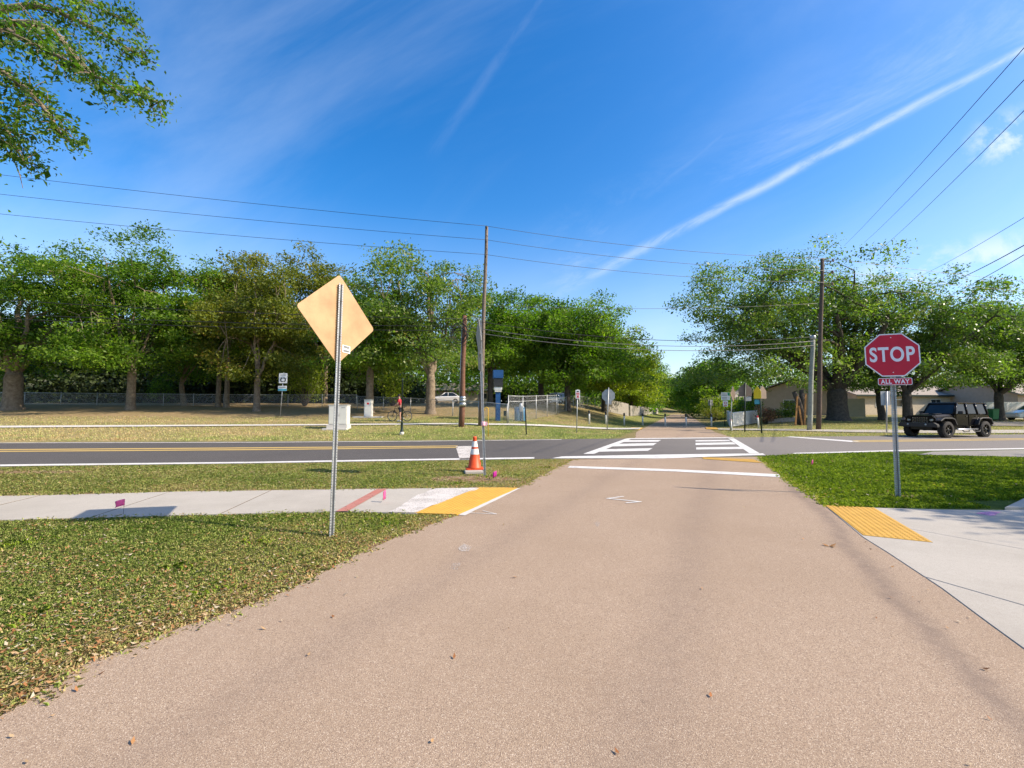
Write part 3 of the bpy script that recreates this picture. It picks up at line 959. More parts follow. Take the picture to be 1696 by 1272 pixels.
for dy in (0, 2.9):
    mark('centre_line', [(-300, 748.8 - dy), (0, 748.8 - dy), (424, 745.8 - dy), (758, 742 - dy * 0.85), (758, 740.8 - dy * 0.85), (424, 744.2 - dy), (0, 747.2 - dy), (-300, 747 - dy)], 'yellow_line')
for dy in (0, 1.9):
    mark('centre_line', [(1412, 732.6 - dy), (1550, 730.8 - dy), (1696, 728.8 - dy), (1990, 725.4 - dy), (1990, 724.7 - dy), (1696, 728 - dy), (1550, 729.8 - dy), (1412, 731.6 - dy)], 'yellow_line')
mark('stop_bar', [(1300, 723.6), (1412, 732.4), (1425, 731), (1312, 723.2)])
mark('stop_bar', [(754.6, 739.4), (781, 739.0), (786, 761), (761.5, 761.6)], 'white_faint')
mark('crosswalk_band', [(914, 759.8), (1100, 760), (1268, 754), (1264, 751.6), (1100, 753.4), (930, 756.6)], 'white_line', 0.015, 0.025)
mark('crosswalk_border', [(966, 752), (984, 752), (1046, 727), (1036, 727)])
mark('crosswalk_border', [(1241, 751), (1258, 751), (1216, 726.4), (1206, 726.4)])
mark('crosswalk_far_line', [(1034, 727.6), (1216, 725.8), (1214, 724.6), (1040, 726.2)], 'white_line', 0.012)
for (xa, ya, xb, yb, xc, yc, xd, yd) in [(1022, 732.4, 1090, 731.8, 1095, 729, 1034, 729.4), (1006, 740, 1082, 738, 1088, 734, 1016, 735.6), (988, 748.6, 1073, 747, 1081, 742.6, 1000, 744.4),
                                         (1152, 731.6, 1210, 731, 1207, 728.8, 1152, 729.4), (1152, 737.4, 1219, 736.2, 1214, 732.8, 1152, 734), (1153, 744.8, 1232, 744, 1226, 740.4, 1153, 741.4)]:
    mark('crosswalk_bar', [(xa, ya), (xb, yb), (xc, yc), (xd, yd)], 'white_line', 0.0095)
mark('trail_stop_line', [(940, 775.6), (1120, 782), (1293, 791.4), (1290, 786.6), (1120, 778.4), (944, 772.6)], 'white_line', 0.016, 0.018)
def stroke(name, pts, wpx, mat='white_line', z=0.0155):
    pl = P2(pts)
    mb = MB()
    for a, b in zip(pl[:-1], pl[1:]):
        d = (b - a).normalized()
        n = Vector((-d.y, d.x)) * wpx / 2
        a2, b2 = a - d * wpx * 0.3, b + d * wpx * 0.3
        mb.add([(*(a2 - n), z), (*(b2 - n), z), (*(b2 + n), z), (*(a2 + n), z)], [(0, 1, 2, 3)])
        z += 0.0012
    structure(mb.build(name, mat))
stroke('painted_mark', [(1032, 823.5), (1006, 827), (1061, 832.5), (1038, 834.5)], 0.045)
stroke('painted_mark', [(778, 851), (822, 853), (800, 847.6)], 0.025, 'white_faint')
mark('paint_smudge', [(755, 910), (768, 902), (785, 908), (778, 916), (762, 916)], 'white_smudge', 0.0158, 0.05)
mark('paint_smudge', [(748, 944), (754, 936), (762, 935), (755, 947)], 'white_smudge', 0.0158, 0.05)
mark('paint_smudge', [(982, 868), (990, 862), (996, 868), (990, 876)], 'white_smudge', 0.0158, 0.05)
mark('red_joint_paint', [(556, 849.6), (576, 849), (641, 811.4), (624, 812)], 'red_paint', 0.0245)
mark('white_scuff', [(640, 851), (690, 851.2), (745, 829), (792, 810.5), (722, 811), (690, 824), (668, 838)], 'white_faint', 0.0245, 0.09)
mark('pink_spray', [(1615, 852), (1640, 848.5), (1660, 850), (1640, 856)], 'pink_paint', 0.0175, 0.05)
mark('white_rim', [(759, 854.6), (857, 810), (862, 809.8), (770, 855.6)], 'pale_concrete', 0.017, 0.01)

# ------------------------------------------------------------------ sign posts
def u_post(parent, p0, p1, yaw, wdt=0.05, dep=0.022, name='post', label=None):
    """hat-section steel post with a row of holes in each flange, from p0 to p1 (parent space)"""
    p0, p1 = Vector(p0), Vector(p1)
    d = (p1 - p0)
    ln = d.length
    z = d.normalized()
    x = Vector((math.cos(yaw), math.sin(yaw), 0))
    x = (x - z * x.dot(z)).normalized()
    y = z.cross(x)
    h = wdt / 2
    t = 0.0035
    # outline across: flange, wall, web, wall, flange  (open side towards -y local)
    prof = [(-h, 0), (-h * 0.52, 0), (-h * 0.36, dep), (h * 0.36, dep), (h * 0.52, 0), (h, 0)]
    mb = MB()
    uvs = []
    for k in range(5):
        (a, b), (c, e) = prof[k], prof[k + 1]
        o = len(mb.v)
        nrm = Vector((-(e - b), (c - a)))
        nrm.normalize()
        pts = [(a, b), (c, e), (c + nrm.x * t, e + nrm.y * t), (a + nrm.x * t, b + nrm.y * t)]
        vs = []
        for q in (0, ln):
            for (u, v) in pts: vs.append(p0 + x * u + y * v + z * q)
        mb.add(vs, [(0, 1, 2, 3), (4, 7, 6, 5), (0, 4, 5, 1), (1, 5, 6, 2), (2, 6, 7, 3), (3, 7, 4, 0)])
        for q in (0, ln):
            for (u, v) in pts:
                mid = (a + c) / 2
                uvs.append((((u - mid) if k in (0, 2, 4) else 1.0), q))
    me = bpy.data.meshes.new(name)
    me.from_pydata(mb.v, [], mb.f)
    ul = me.uv_layers.new(name='UVMap')
    for lp in me.loops: ul.data[lp.index].uv = uvs[lp.vertex_index]
    me.materials.append(M['perf'])
    ob = link(name, me, parent)
    if label: ob['label'] = label
    return ob
def round_poly(pts, r, n=5):
    out = []
    k = len(pts)
    for i in range(k):
        p, a, b = Vector(pts[i]), Vector(pts[i - 1]), Vector(pts[(i + 1) % k])
        da, db = (a - p).normalized(), (b - p).normalized()
        ang = da.angle(db)
        t = r / math.tan(ang / 2)
        s, e = p + da * t, p + db * t
        c = p + (da + db).normalized() * (r / math.sin(ang / 2))
        a0 = math.atan2(*(s - c).yx)
        a1 = math.atan2(*(e - c).yx)
        d = (a1 - a0 + math.pi) % (2 * math.pi) - math.pi
        for j in range(n + 1): out.append((c.x + r * math.cos(a0 + d * j / n), c.y + r * math.sin(a0 + d * j / n)))
    return out
def panel(mb, poly, c, fm, t0, t1):
    """flat plate: poly in (right, up), fm columns right / back / up"""
    return mb.prism(poly, c, fm.col[0], fm.col[2], fm.col[1], t0, t1)

# near diamond sign seen from behind
b = G(549, 890)
t = thing('diamond_sign', 'large tan-backed diamond sign on a perforated steel post in the near left lawn', 'road sign', b)
fm = frame_mat(1.054, -0.106, -0.094)
cam0 = Vector((0, 0, CAMH))
c0 = Vector((-2.088, 5.435, 2.594)) - cam0
kk = ((b - cam0).dot(fm.col[1]) + 0.035) / c0.dot(fm.col[1])    # the plate is bolted just behind the post
c = cam0 + c0 * kk - b
s = 0.801 * kk / math.sqrt(2)
def on_plate(px, py, gap):
    r_ = ray(px, py)
    return cam0 + r_ * (((c + b - cam0).dot(fm.col[1]) - gap) / r_.dot(fm.col[1])) - b
pl = round_poly([(-s, 0), (0, s), (s, 0), (0, -s)], 0.045, 6)
panel(MB(), pl, c, fm, 0.004, 0.0075).build('sign_panel', 'tan_back', t, bevel=0.0008, seg=1)
pt, pb = on_plate(565.5, 470, 0.034), G(549.5, 892, -0.02) - b
u_post(t, pb, pt, 1.054, 0.068, 0.03)
for k, zz in enumerate((0.18, 0.66)):
    MB().lathe([(0.009, 0), (0.009, 0.008), (0.005, 0.011)], 8).build('bolt', 'dark_steel', t, xf=Matrix.Translation(pt.lerp(pb, zz / 3.2 + 0.02) - fm.col[1] * 0.004) @ Matrix.Rotation(1.054, 4, 'Z') @ Matrix.Rotation(R(90), 4, 'X'))
stc = on_plate(573.5, 578.5, 0.002)
st = panel(MB(), [(-0.062, -0.05), (0.062, -0.05), (0.062, 0.05), (-0.062, 0.05)], stc, fm, -0.001, 0.006).build('sticker', 'white_sign', t)
tm = MB()
for r_ in range(3): tm.prism([(-0.045, 0.012 + r_ * 0.011), (0.045, 0.012 + r_ * 0.011), (0.045, 0.018 + r_ * 0.011), (-0.045, 0.018 + r_ * 0.011)], stc, fm.col[0], fm.col[2], fm.col[1], -0.003, -0.0012)
for r_ in range(5): tm.prism([(-0.045 + r_ * 0.018, -0.04), (-0.033 + r_ * 0.018, -0.04), (-0.033 + r_ * 0.018, -0.012), (-0.045 + r_ * 0.018, -0.012)], stc, fm.col[0], fm.col[2], fm.col[1], -0.003, -0.0012)
tm.build('sticker_print', 'black', st)

# stop sign with ALL WAY plaque
b = G(1487.5, 823)
t = thing('stop_sign', 'red STOP sign with ALL WAY plaque on a steel post in the green lawn', 'stop sign', b)
fm = frame_mat(-0.461, -0.128, -0.008)
c = Vector((6.679, 7.962, 2.455)) - b
def octo(r, yo=0): return [(r / math.cos(math.pi / 8) * math.cos(R(22.5 + 45 * k)), r / math.cos(math.pi / 8) * math.sin(R(22.5 + 45 * k)) + yo) for k in range(8)]
wd = 0.769 / 2
panel(MB(), round_poly(octo(wd), 0.03, 3), c, fm, 0, 0.003).build('sign_panel', 'sign_white', t)
panel(MB(), round_poly(octo(wd - 0.019), 0.024, 3), c, fm, -0.0016, 0.001).build('red_face', 'red_sign', t)
def to4(fm, c): return Matrix.Translation(c) @ fm.to_4x4()
text_mesh('STOP', 0.36, 'lettering', 'sign_white', t, to4(fm, c + fm.col[2] * 0.012 - fm.col[1] * 0.0022), 0.009, 0.68, 0.0008, 1.12)
for zz in (0.315, -0.315): MB().lathe([(0.009, 0), (0.009, 0.004), (0.004, 0.007)], 8).build('bolt', 'sign_white', t, xf=to4(fm, c + fm.col[2] * zz - fm.col[1] * 0.0016) @ Matrix.Rotation(R(90), 4, 'X'))
pc = c + Vector((0.01, -0.01, 0)) - fm.col[2] * 0.475
pq = panel(MB(), round_poly([(-0.235, -0.062), (0.235, -0.062), (0.235, 0.062), (-0.235, 0.062)], 0.022, 4), pc, fm, 0, 0.003).build('plaque', 'sign_white', t)
panel(MB(), round_poly([(-0.226, -0.053), (0.226, -0.053), (0.226, 0.053), (-0.226, 0.053)], 0.018, 4), pc, fm, -0.0016, 0.001).build('plaque_face', 'red_sign', pq)
text_mesh('ALL WAY', 0.105, 'plaque_lettering', 'sign_white', pq, to4(fm, pc - fm.col[1] * 0.0022), 0.003, 0.80, 0.0008, 1.12)
u_post(t, Vector((0, 0, -0.02)), Vector(at_y(1477.5, 600, 7.99) - b), -0.461, 0.08, 0.036)

# sign seen edge-on behind the cone, with tape round its post
b = G(803, 789)
t = thing('edge_on_sign', 'grey sign on a leaning steel post seen edge-on beside the traffic cone', 'road sign', b)
ptop = at_y(795, 530, 10.55) - b
u_post(t, Vector((0, 0, -0.03)), ptop, R(12), 0.06, 0.028)
def plate_px(corners, Y0, Y1, thick):
    """thin plate: left column of corners at depth Y0, right column at depth Y1"""
    return [at_y(px, py, Y0 if k == 0 else (Y1 if k == 2 else (Y0 + Y1) / 2)) - b for px, py, k in corners]
dm = plate_px([(793, 526, 1), (797.5, 563, 2), (793.5, 592, 1), (788.5, 556, 0)], 10.75, 9.95, 0)
mb = MB()
nn = (dm[1] - dm[3]).cross(dm[0] - dm[2]).normalized() * 0.004
mb.add([p - nn for p in dm] + [p + nn for p in dm], [(0, 1, 2, 3), (7, 6, 5, 4), (0, 4, 5, 1), (1, 5, 6, 2), (2, 6, 7, 3), (3, 7, 4, 0)])
mb.build('diamond_panel', 'grey_panel', t)
dm = plate_px([(791.5, 583, 0), (798, 586, 2), (798, 616, 2), (792.5, 612, 0)], 10.62, 10.1, 0)
mb = MB()
nn = (dm[1] - dm[0]).cross(dm[3] - dm[0]).normalized() * 0.004
mb.add([p - nn for p in dm] + [p + nn for p in dm], [(0, 1, 2, 3), (7, 6, 5, 4), (0, 4, 5, 1), (1, 5, 6, 2), (2, 6, 7, 3), (3, 7, 4, 0)])
mb.build('lower_plaque', 'grey_panel', t)
tz = ptop * (1.17 / ptop.z)
mb = MB().lathe([(0.045, -0.05), (0.055, -0.02), (0.048, 0.0), (0.056, 0.03), (0.046, 0.05)], 9, tz)
mb.box(tz + Vector((0.07, -0.01, 0.0)), (0.05, 0.006, 0.09), Matrix.Rotation(0.2, 3, 'Y'))
mb.build('ribbon', 'pale_pink', t)
# cone on its slab
b = G(786, 781)
slab = tag(MB().box(Vector((G(785, 784).x, G(785, 784).y, 0.03)), (0.44, 0.32, 0.06), Matrix.Rotation(0.2, 3, 'Z')).build('concrete_block', 'concrete', None, bevel=0.012), 'pale concrete slab lying under the orange traffic cone', 'concrete slab')
b = Vector((b.x, b.y, 0.06))
t = thing('traffic_cone', 'orange traffic cone with two white collars standing on a small slab', 'traffic cone', b, 0.15)
mb = MB()
mb.prism(round_poly([(-0.215, -0.19), (0.215, -0.19), (0.215, 0.19), (-0.215, 0.19)], 0.04, 4), (0, 0, 0), (1, 0, 0), (0, 1, 0), (0, 0, 1), 0.0, 0.028)
mb.build('base', 'orange', t, bevel=0.006)
def cone_r(z): return 0.165 - 0.125 * (z - 0.028) / 0.70
MB().lathe([(0.185, 0.028), (cone_r(0.06), 0.05), (cone_r(0.4), 0.4), (cone_r(0.72), 0.72), (0.045, 0.73), (0.048, 0.77), (0.03, 0.785), (0.0, 0.785)], 24).build('cone_body', 'orange', t)
for z0, z1 in ((0.36, 0.49), (0.535, 0.67)):
    MB().lathe([(cone_r(z0) + 0.003, z0), (cone_r(z1) + 0.003, z1)], 24, caps=False).build('collar', 'cone_white', t)
MB().tube([(0.0, 0, 0.76), (0.10, 0.03, 0.735), (0.22, 0.08, 0.70), (0.27, 0.10, 0.69)], 0.008, 6).build('cord', 'black', t)
def flag(label, px, py, top_py, mat='pink', lean=0.0, w=0.1, hgt=0.085, seed=0):
    b = G(px, py)
    z = (py - top_py) * b.y / F
    o = thing('survey_flag', label, 'marker flag', b, 0, 'survey marker flags')
    top = Vector((lean * z, 0, z))
    MB().tube([(0, 0, -0.01), top], 0.0022, 5).build('wire_stem', 'dark_steel', o)
    mb = MB()
    rr = random.Random(seed)
    vs = []
    for i in range(6):
        for j in range(4):
            q = top + Vector((-0.85 * w * i / 5 + 0.004, -0.75 * w * i / 5 + 0.03 * math.sin(i * 1.3 + rr.random()) * i / 5, -hgt * j / 3 - 0.03 * (i / 5) ** 2))
            vs.append(q)
    fs = [(i * 4 + j, i * 4 + j + 1, (i + 1) * 4 + j + 1, (i + 1) * 4 + j) for i in range(5) for j in range(3)]
    mb.add(vs, fs, True)
    o2 = mb.build('flag', mat, o)
    md = o2.modifiers.new('thick', 'SOLIDIFY')
    md.thickness = 0.001
    return o
flag('pink survey flag standing at the joint of the left sidewalk', 204, 853, 827, 'pink', 0.05, 0.10, 0.09, 1)
flag('pink survey flag beside the red painted joint of the sidewalk', 631, 833, 812, 'pink', 0.35, 0.045, 0.14, 2)
flag('purple survey flag in bare sand just right of the traffic cone', 821, 794, 780, 'purple', 0.1, 0.10, 0.12, 3)
flag('small pink survey flag in the right lawn near the crosswalk', 1347, 772, 761, 'pink', 0.0, 0.11, 0.10, 4)

# dry twig of leaf on the trail
b = G(1374, 907)
mb = MB()
for k, (a, l_) in enumerate(((0.3, 0.10), (2.2, 0.07), (-0.8, 0.06))):
    d = Vector((math.cos(a), math.sin(a), 0.25)); nn = Vector((-d.y, d.x, 0.4))
    mb.add([b + Vector((0, 0, 0.012)), b + d * l_ * 0.5 + nn * 0.02, b + d * l_ + Vector((0, 0, 0.012)), b + d * l_ * 0.5 - nn * 0.02 + Vector((0, 0, 0.02))], [(0, 1, 2, 3)])
o = mb.build('dead_leaf', 'lumber')
tag(o, 'curled dry leaf lying alone on the trail surface', 'leaf')
md = o.modifiers.new('thick', 'SOLIDIFY'); md.thickness = 0.001

# ------------------------------------------------------------------ far side: poles
def mpp(D): return D / F
def pole(name, label, px_b, py_b, px_t, py_t, r0, r1, mat, cat='utility pole', D=None):
    b = place(px_b, py_b) if D is None else place_d(px_b, D)
    tp = at_y(px_t, py_t, b.y)
    t = thing(name, label, cat, b)
    d = tp - b
    pts = [Vector((0, 0, -0.1))] + [d * k / 8 + Vector((0.02 * math.sin(k * 1.1), 0, 0)) for k in range(1, 9)]
    pts[-1] = d
    MB().tube(pts, [r0 + (r1 - r0) * k / 8 for k in range(9)], 12).build('shaft', mat, t)
    return t, b, d
tA, bA, dA = pole('utility_pole', 'tall weathered utility pole behind the edge-on sign and cone', 795.5, 705, 806, 376, 0.15, 0.10, 'wood_grey')
for zz, dx in ((0.985, 0.0), (0.915, 0.12), (0.84, 0.12)):
    p = dA * zz
    MB().tube([p + Vector((0, -0.05, 0)), p + Vector((0.0, -0.28, 0.03))], 0.03, 6).lathe([(0.05, 0), (0.07, 0.03), (0.04, 0.06), (0.07, 0.09), (0.03, 0.14)], 8, p + Vector((0, -0.28, 0.03))).build('insulator', 'dark_steel', tA)
tB, bB, dB = pole('utility_pole', 'short thick reddish brown pole with coiled cable at its top', 764.5, 707, 769.5, 523, 0.17, 0.13, 'wood_brown')
mb = MB()
for k in range(5):
    cz = dB * (0.9 - 0.015 * k)
    r_ = 0.52 + 0.12 * math.sin(k * 2.1)
    pts = [cz + Vector((-0.28 + r_ * 0.9 * math.cos(a), -0.16 - 0.04 * k, -0.3 + r_ * math.sin(a))) for a in [2 * math.pi * q / 20 for q in range(21)]]
    mb.tube(pts, 0.022, 5, False)
mb.tube([dB * 0.97 + Vector((0, -0.15, 0)), dB * 0.99 + Vector((0.5, -0.2, 0.1)), dB * 0.95 + Vector((1.0, -0.1, -0.1)), dB * 0.9 + Vector((1.15, 0, -0.4))], 0.03, 5)
mb.build('cable_coil', 'wire', tB)
mb = MB()
for zz, rr_ in ((0.235, 0.19), (0.20, 0.21), (0.255, 0.18)): mb.lathe([(rr_, -0.12), (rr_ + 0.03, 0), (rr_, 0.12)], 9, dB * zz + Vector((0.03, -0.02, 0)))
mb.build('metal_wrap', 'galv', tB)
MB().tube([Vector((-0.17, -0.05, 0)), dB * 0.5 + Vector((-0.16, -0.06, 0)), dB * 0.9 + Vector((-0.14, -0.06, 0))], 0.025, 6).build('conduit', 'galv_post', tB)
tC, bC, dC = pole('utility_pole', 'tall brown utility pole in front of the big oak right of the trail', 1355.5, 712, 1362, 428, 0.16, 0.11, 'wood_mid')
for zz in (0.985, 0.915, 0.845):
    p = dC * zz
    MB().tube([p, p + Vector((0.75, -0.1, -0.05))], 0.035, 6).lathe([(0.05, 0), (0.08, 0.04), (0.05, 0.08), (0.07, 0.12), (0.03, 0.18)], 8, p + Vector((0.68, -0.1, -0.05))).build('insulator_arm', 'wood_grey', tC)
tD, bD, dD = pole('utility_pole', 'shorter pale grey-green pole just left of the tall brown one', 1340.5, 713, 1346.5, 556, 0.16, 0.13, 'wood_pale')
MB().lathe([(0.17, 0), (0.19, 0.05), (0.19, 0.22), (0.17, 0.26)], 10, dD * 0.96).build('pole_band', 'galv', tD)

# ------------------------------------------------------------------ wires
def wire(label, p, q, sag, r=0.014, mat='wire', group=None):
    p, q = Vector(p), Vector(q)
    pts = []
    for k in range(25):
        s = k / 24
        pts.append(p.lerp(q, s) - Vector((0, 0, sag * 4 * s * (1 - s))))
    o = MB().tube(pts, r, 5).build('power_line', mat, normals=False)
    return tag(o, label, 'power line', group)
for k, (py0, fr_, lab) in enumerate(((274, 0.985, 'topmost'), (310, 0.915, 'middle'), (346, 0.84, 'lowest'))):
    pA = bA + dA * fr_ + Vector((0, -0.28, 0.15))
    r0 = ray(-330, py0 - 27)
    # the line runs on to the left parallel to the road
    q = Vector((r0.x, r0.y, r0.z)) * ((bA.y - 0.4 - 3.2) / r0.y) + Vector((0, 0, CAMH))
    wire(f'{lab} of the three high power lines left of the tall weathered pole', pA, q, 0.25, 0.013, 'wire', 'high power lines along the road')
    pC = bC + dC * (0.985, 0.915, 0.845)[k] + Vector((0.68, -0.1, 0.12))
    wire(f'{lab} of the three high power lines spanning over the trail between the tall poles', pA, pC, 0.42, 0.013, 'wire_pale', 'high power lines along the road')
    wire(f'{lab} of the three high power lines right of the brown pole', pC, pC + Vector((46, 7.6, -0.4)), 0.7, 0.012, 'wire_pale', 'high power lines along the road')
for k, (pl_, pb_, lab) in enumerate(((485, 0.965, 'upper'), (512, 0.90, 'middle'), (520, 0.86, 'lower'))):
    pBw = bB + dB * pb_ + Vector((0, -0.2, 0))
    r0 = ray(-300, pl_ - 10)
    q = r0 * ((bB.y - 3.4) / r0.y) + Vector((0, 0, CAMH))
    wire(f'{lab} dark communication cable running left in front of the oaks', pBw, q, 0.3, 0.018, 'wire', 'low communication cables along the road')
    pDw = bD + dD * (0.985 - 0.012 * k)+ Vector((0, -0.2, -0.22 * k))
    wire(f'{lab} low communication cable spanning the trail to the pale pole', pBw, pDw, 0.75, 0.018, 'wire_pale' if k else 'wire', 'low communication cables along the road')
pX = bC + dC * 0.55
wire('single pale neutral cable above the low cables over the trail', bA + dA * 0.60, bC + dC * 0.735, 0.3, 0.012, 'wire_pale')
for (x0, y0, d0, x1, y1, d1, lab, r_) in [
        (1720, 50, 15, 1400, 405, 70, 'leftmost of three parallel power lines rising to the upper right corner', 0.016),
        (1720, 105, 15, 1431, 402, 70, 'middle of three parallel power lines rising to the upper right', 0.016),
        (1720, 157, 15, 1461, 410, 70, 'rightmost of three parallel power lines rising to the upper right', 0.016),
        (1720, 344, 20, 1512, 462, 60, 'lone power line above the small cloud at right', 0.013),
        (1720, 391, 20, 1550, 476, 50, 'upper of two thick dark cables sloping up at the right edge', 0.024),
        (1720, 406, 20, 1535, 505, 50, 'lower of two thick dark cables sloping up at the right edge', 0.018)]:
    p = ray(x0, y0) * (d0 / ray(x0, y0).y) + Vector((0, 0, CAMH))
    q = ray(x1, y1) * (d1 / ray(x1, y1).y) + Vector((0, 0, CAMH))
    p = p + (p - q) * 0.05
    wire(lab, p, q, 0.25, r_)

# ------------------------------------------------------------------ far side: small things
def simple_sign(name, label, cat, px_b, py_b, px_t, D=None, post='galv_post', ptop=None, r=0.03):
    b = place(px_b, py_b) if D is None else place_d(px_b, D)
    t = thing(name, label, cat, b)
    tp = at_y(px_t, ptop, b.y) - b
    MB().tube([(0, 0, -0.05), tp], r, 8).build('post', post, t)
    return t, b, b.y / F
def rect_panel(t, b, px, py, w, h, mat, name, yaw=0.0, rnd=0.03, off=-0.05, parent=None, dz=0.0):
    """w, h in photo pixels"""
    m = b.y / F
    c = at_y(px, py, b.y) - b + Vector((0, off, 0))
    fm = frame_mat(yaw, 0, 0)
    a, e = w * m / 2, h * m / 2
    return panel(MB(), round_poly([(-a, -e), (a, -e), (a, e), (-a, e)], min(rnd, a * 0.4, e * 0.4), 3), c, fm, 0, 0.006).build(name, mat, parent or t), c, m, fm
# bike route sign
t, b, m = simple_sign('route_sign', 'white sign with circling arrows over a teal plaque on a leaning post', 'road sign', 464, 690, 470, ptop=617)
b0 = b
o, c, m, fm = rect_panel(t, b, 469.5, 626.5, 14, 16.5, 'white_sign', 'sign_panel')
mb = MB()
for s in (-1, 1):
    arc = [(s * (3.9 * math.cos(a)), 3.9 * math.sin(a) - 2.6) for a in [R(-62 + 124 * q / 10) for q in range(11)]]
    for (x0, y0), (x1, y1) in zip(arc[:-1], arc[1:]):
        d = Vector((x1 - x0, y1 - y0)); nn = Vector((-d.y, d.x)).normalized() * 0.85
        mb.prism([((x0 - nn.x) * m, (y0 - nn.y) * m), ((x1 - nn.x) * m, (y1 - nn.y) * m), ((x1 + nn.x) * m, (y1 + nn.y) * m), ((x0 + nn.x) * m, (y0 + nn.y) * m)], c, fm.col[0], fm.col[2], fm.col[1], -0.006, -0.002)
    ex, ey = arc[-1] if s > 0 else arc[0]
mb.prism([(-1.8 * m, -5.4 * m), (0.6 * m, -4.0 * m), (0.6 * m, -6.8 * m)], c, fm.col[0], fm.col[2], fm.col[1], -0.006, -0.002)
mb.prism([(1.8 * m, 0.4 * m), (-0.6 * m, -1.0 * m), (-0.6 * m, 1.8 * m)], c, fm.col[0], fm.col[2], fm.col[1], -0.007, -0.003)
mb.build('arrow_symbol', 'black', o)
mb = MB()
for k in range(5): mb.prism([((-4.6 + k * 2) * m, 4.2 * m), ((-3.6 + k * 2) * m, 4.2 * m), ((-3.3 + k * 2) * m, 6.6 * m), ((-4.3 + k * 2) * m, 6.6 * m)], c, fm.col[0], fm.col[2], fm.col[1], -0.005, -0.002)
mb.build('upper_legend', 'sticker', o)
q, c2, m, fm = rect_panel(t, b, 468.3, 643.3, 14.5, 8.5, 'white_sign', 'plaque')
panel(MB(), [(-7.2 * m, -4 * m), (7.2 * m, -4 * m), (7.2 * m, -0.6 * m), (-7.2 * m, -0.6 * m)], c2, fm, -0.004, -0.001).build('teal_band', 'teal', q)
panel(MB(), [(-5.5 * m, 0.9 * m), (5.5 * m, 0.9 * m), (5.5 * m, 2.4 * m), (-5.5 * m, 2.4 * m)], c2, fm, -0.004, -0.001).build('legend_band', 'sticker', q)

# utility cabinets
b = place(559, 711)
m = b.y / F
t = thing('utility_cabinet', 'large cream electrical cabinet on a concrete base behind the diamond sign post', 'utility cabinet', b, 0.06)
W_, D_, Hh = 30 * m, 0.62, 39 * m
MB().bbox(-W_ / 2, W_ / 2, 0.0, D_, 7.5 * m, Hh).build('cabinet_body', 'cream', t, bevel=0.02)
MB().bbox(-W_ / 2 - 0.03, W_ / 2 + 0.03, -0.03, D_ + 0.03, Hh + 0.001, Hh + 0.05).build('lid', 'cream', t, bevel=0.015)
MB().bbox(-W_ * 0.47, -0.012, -0.022, -0.002, 9 * m, Hh - 0.05).build('door', 'cream', t, bevel=0.006)
dr = MB().bbox(0.012, W_ * 0.47, -0.022, -0.002, 9 * m, Hh - 0.05).build('door', 'cream', t, bevel=0.006)
MB().bbox(0.05, 0.08, -0.06, -0.023, Hh * 0.55, Hh * 0.66).build('handle', 'dark_steel', dr)
MB().bbox(W_ * 0.2, W_ * 0.4, -0.03, -0.023, Hh * 0.9, Hh * 0.93).build('door_label', 'sticker', dr)
MB().bbox(-W_ / 2 - 0.08, W_ / 2 + 0.04, -0.12, D_ + 0.08, -0.05, 7.4 * m).build('plinth', 'pale_concrete', t, bevel=0.02)
MB().bbox(-W_ / 2 - 0.25, W_ / 2 + 0.1, -0.4, D_ + 0.2, -0.05, 0.06).build('pad', 'pale_concrete', t, bevel=0.02)
b = place(609, 691)
m = b.y / F
t = thing('utility_cabinet', 'narrow cream cabinet with a red warning label in front of an oak trunk', 'utility cabinet', b, 0.04)
W_, Hh = 12.5 * m, 28.5 * m
MB().bbox(-W_ / 2, W_ / 2, 0, 0.4, 0.06, Hh).build('cabinet_body', 'cream', t, bevel=0.015)
MB().bbox(-W_ / 2 - 0.02, W_ / 2 + 0.02, -0.02, 0.42, Hh + 0.001, Hh + 0.04).build('lid', 'cream', t, bevel=0.01)
MB().bbox(-W_ * 0.42, W_ * 0.42, -0.015, -0.002, 0.16, Hh - 0.08).build('door', 'cream', t, bevel=0.004)
MB().bbox(-0.07, 0.08, -0.022, -0.016, Hh - 0.33, Hh - 0.2).build('warning_label', 'red_sign', t)
MB().bbox(-1.0, 1.1, -0.4, 0.8, -0.15, 0.055).build('pad', 'pale_concrete', t, bevel=0.02)

# dark green pedestal post in front of the cyclist
b = place(665.5, 720)
m = b.y / F
t = thing('lamp_post', 'slim dark green post on a white footing in front of the cyclist', 'post', b)
MB().lathe([(3.6 * m, -0.05), (3.6 * m, 4 * m), (3.0 * m, 4.8 * m)], 12).build('footing', 'pale_concrete', t)
MB().lathe([(3.1 * m, 4.8 * m), (3.1 * m, 6 * m), (2.3 * m, 8 * m), (2.0 * m, 20 * m), (2.4 * m, 20.8 * m), (1.5 * m, 22 * m)], 12).build('base_sleeve', 'lamp_green', t)
MB().lathe([(1.45 * m, 21 * m), (1.35 * m, 90 * m), (1.7 * m, 90.5 * m), (0.6 * m, 93 * m)], 10).build('shaft', 'lamp_green', t)

# yellow vent pipe
b = place(804.5 + 4, 723)
m = b.y / F
zt = 48 * m
pts = [(0, 0, -0.1), (0, 0, zt - 3 * m)] + [(-3 * m + 3 * m * math.cos(a), 0, zt - 3 * m + 3 * m * math.sin(a)) for a in [R(20 * q) for q in range(1, 10)]] + [(-6 * m, 0, zt - 6 * m)]
tag(MB().tube(pts, 0.7 * m, 8).build('vent_pipe', 'gas_yellow'), 'yellow crook-topped vent pipe on the far verge beside the edge-on sign', 'pipe').location = b
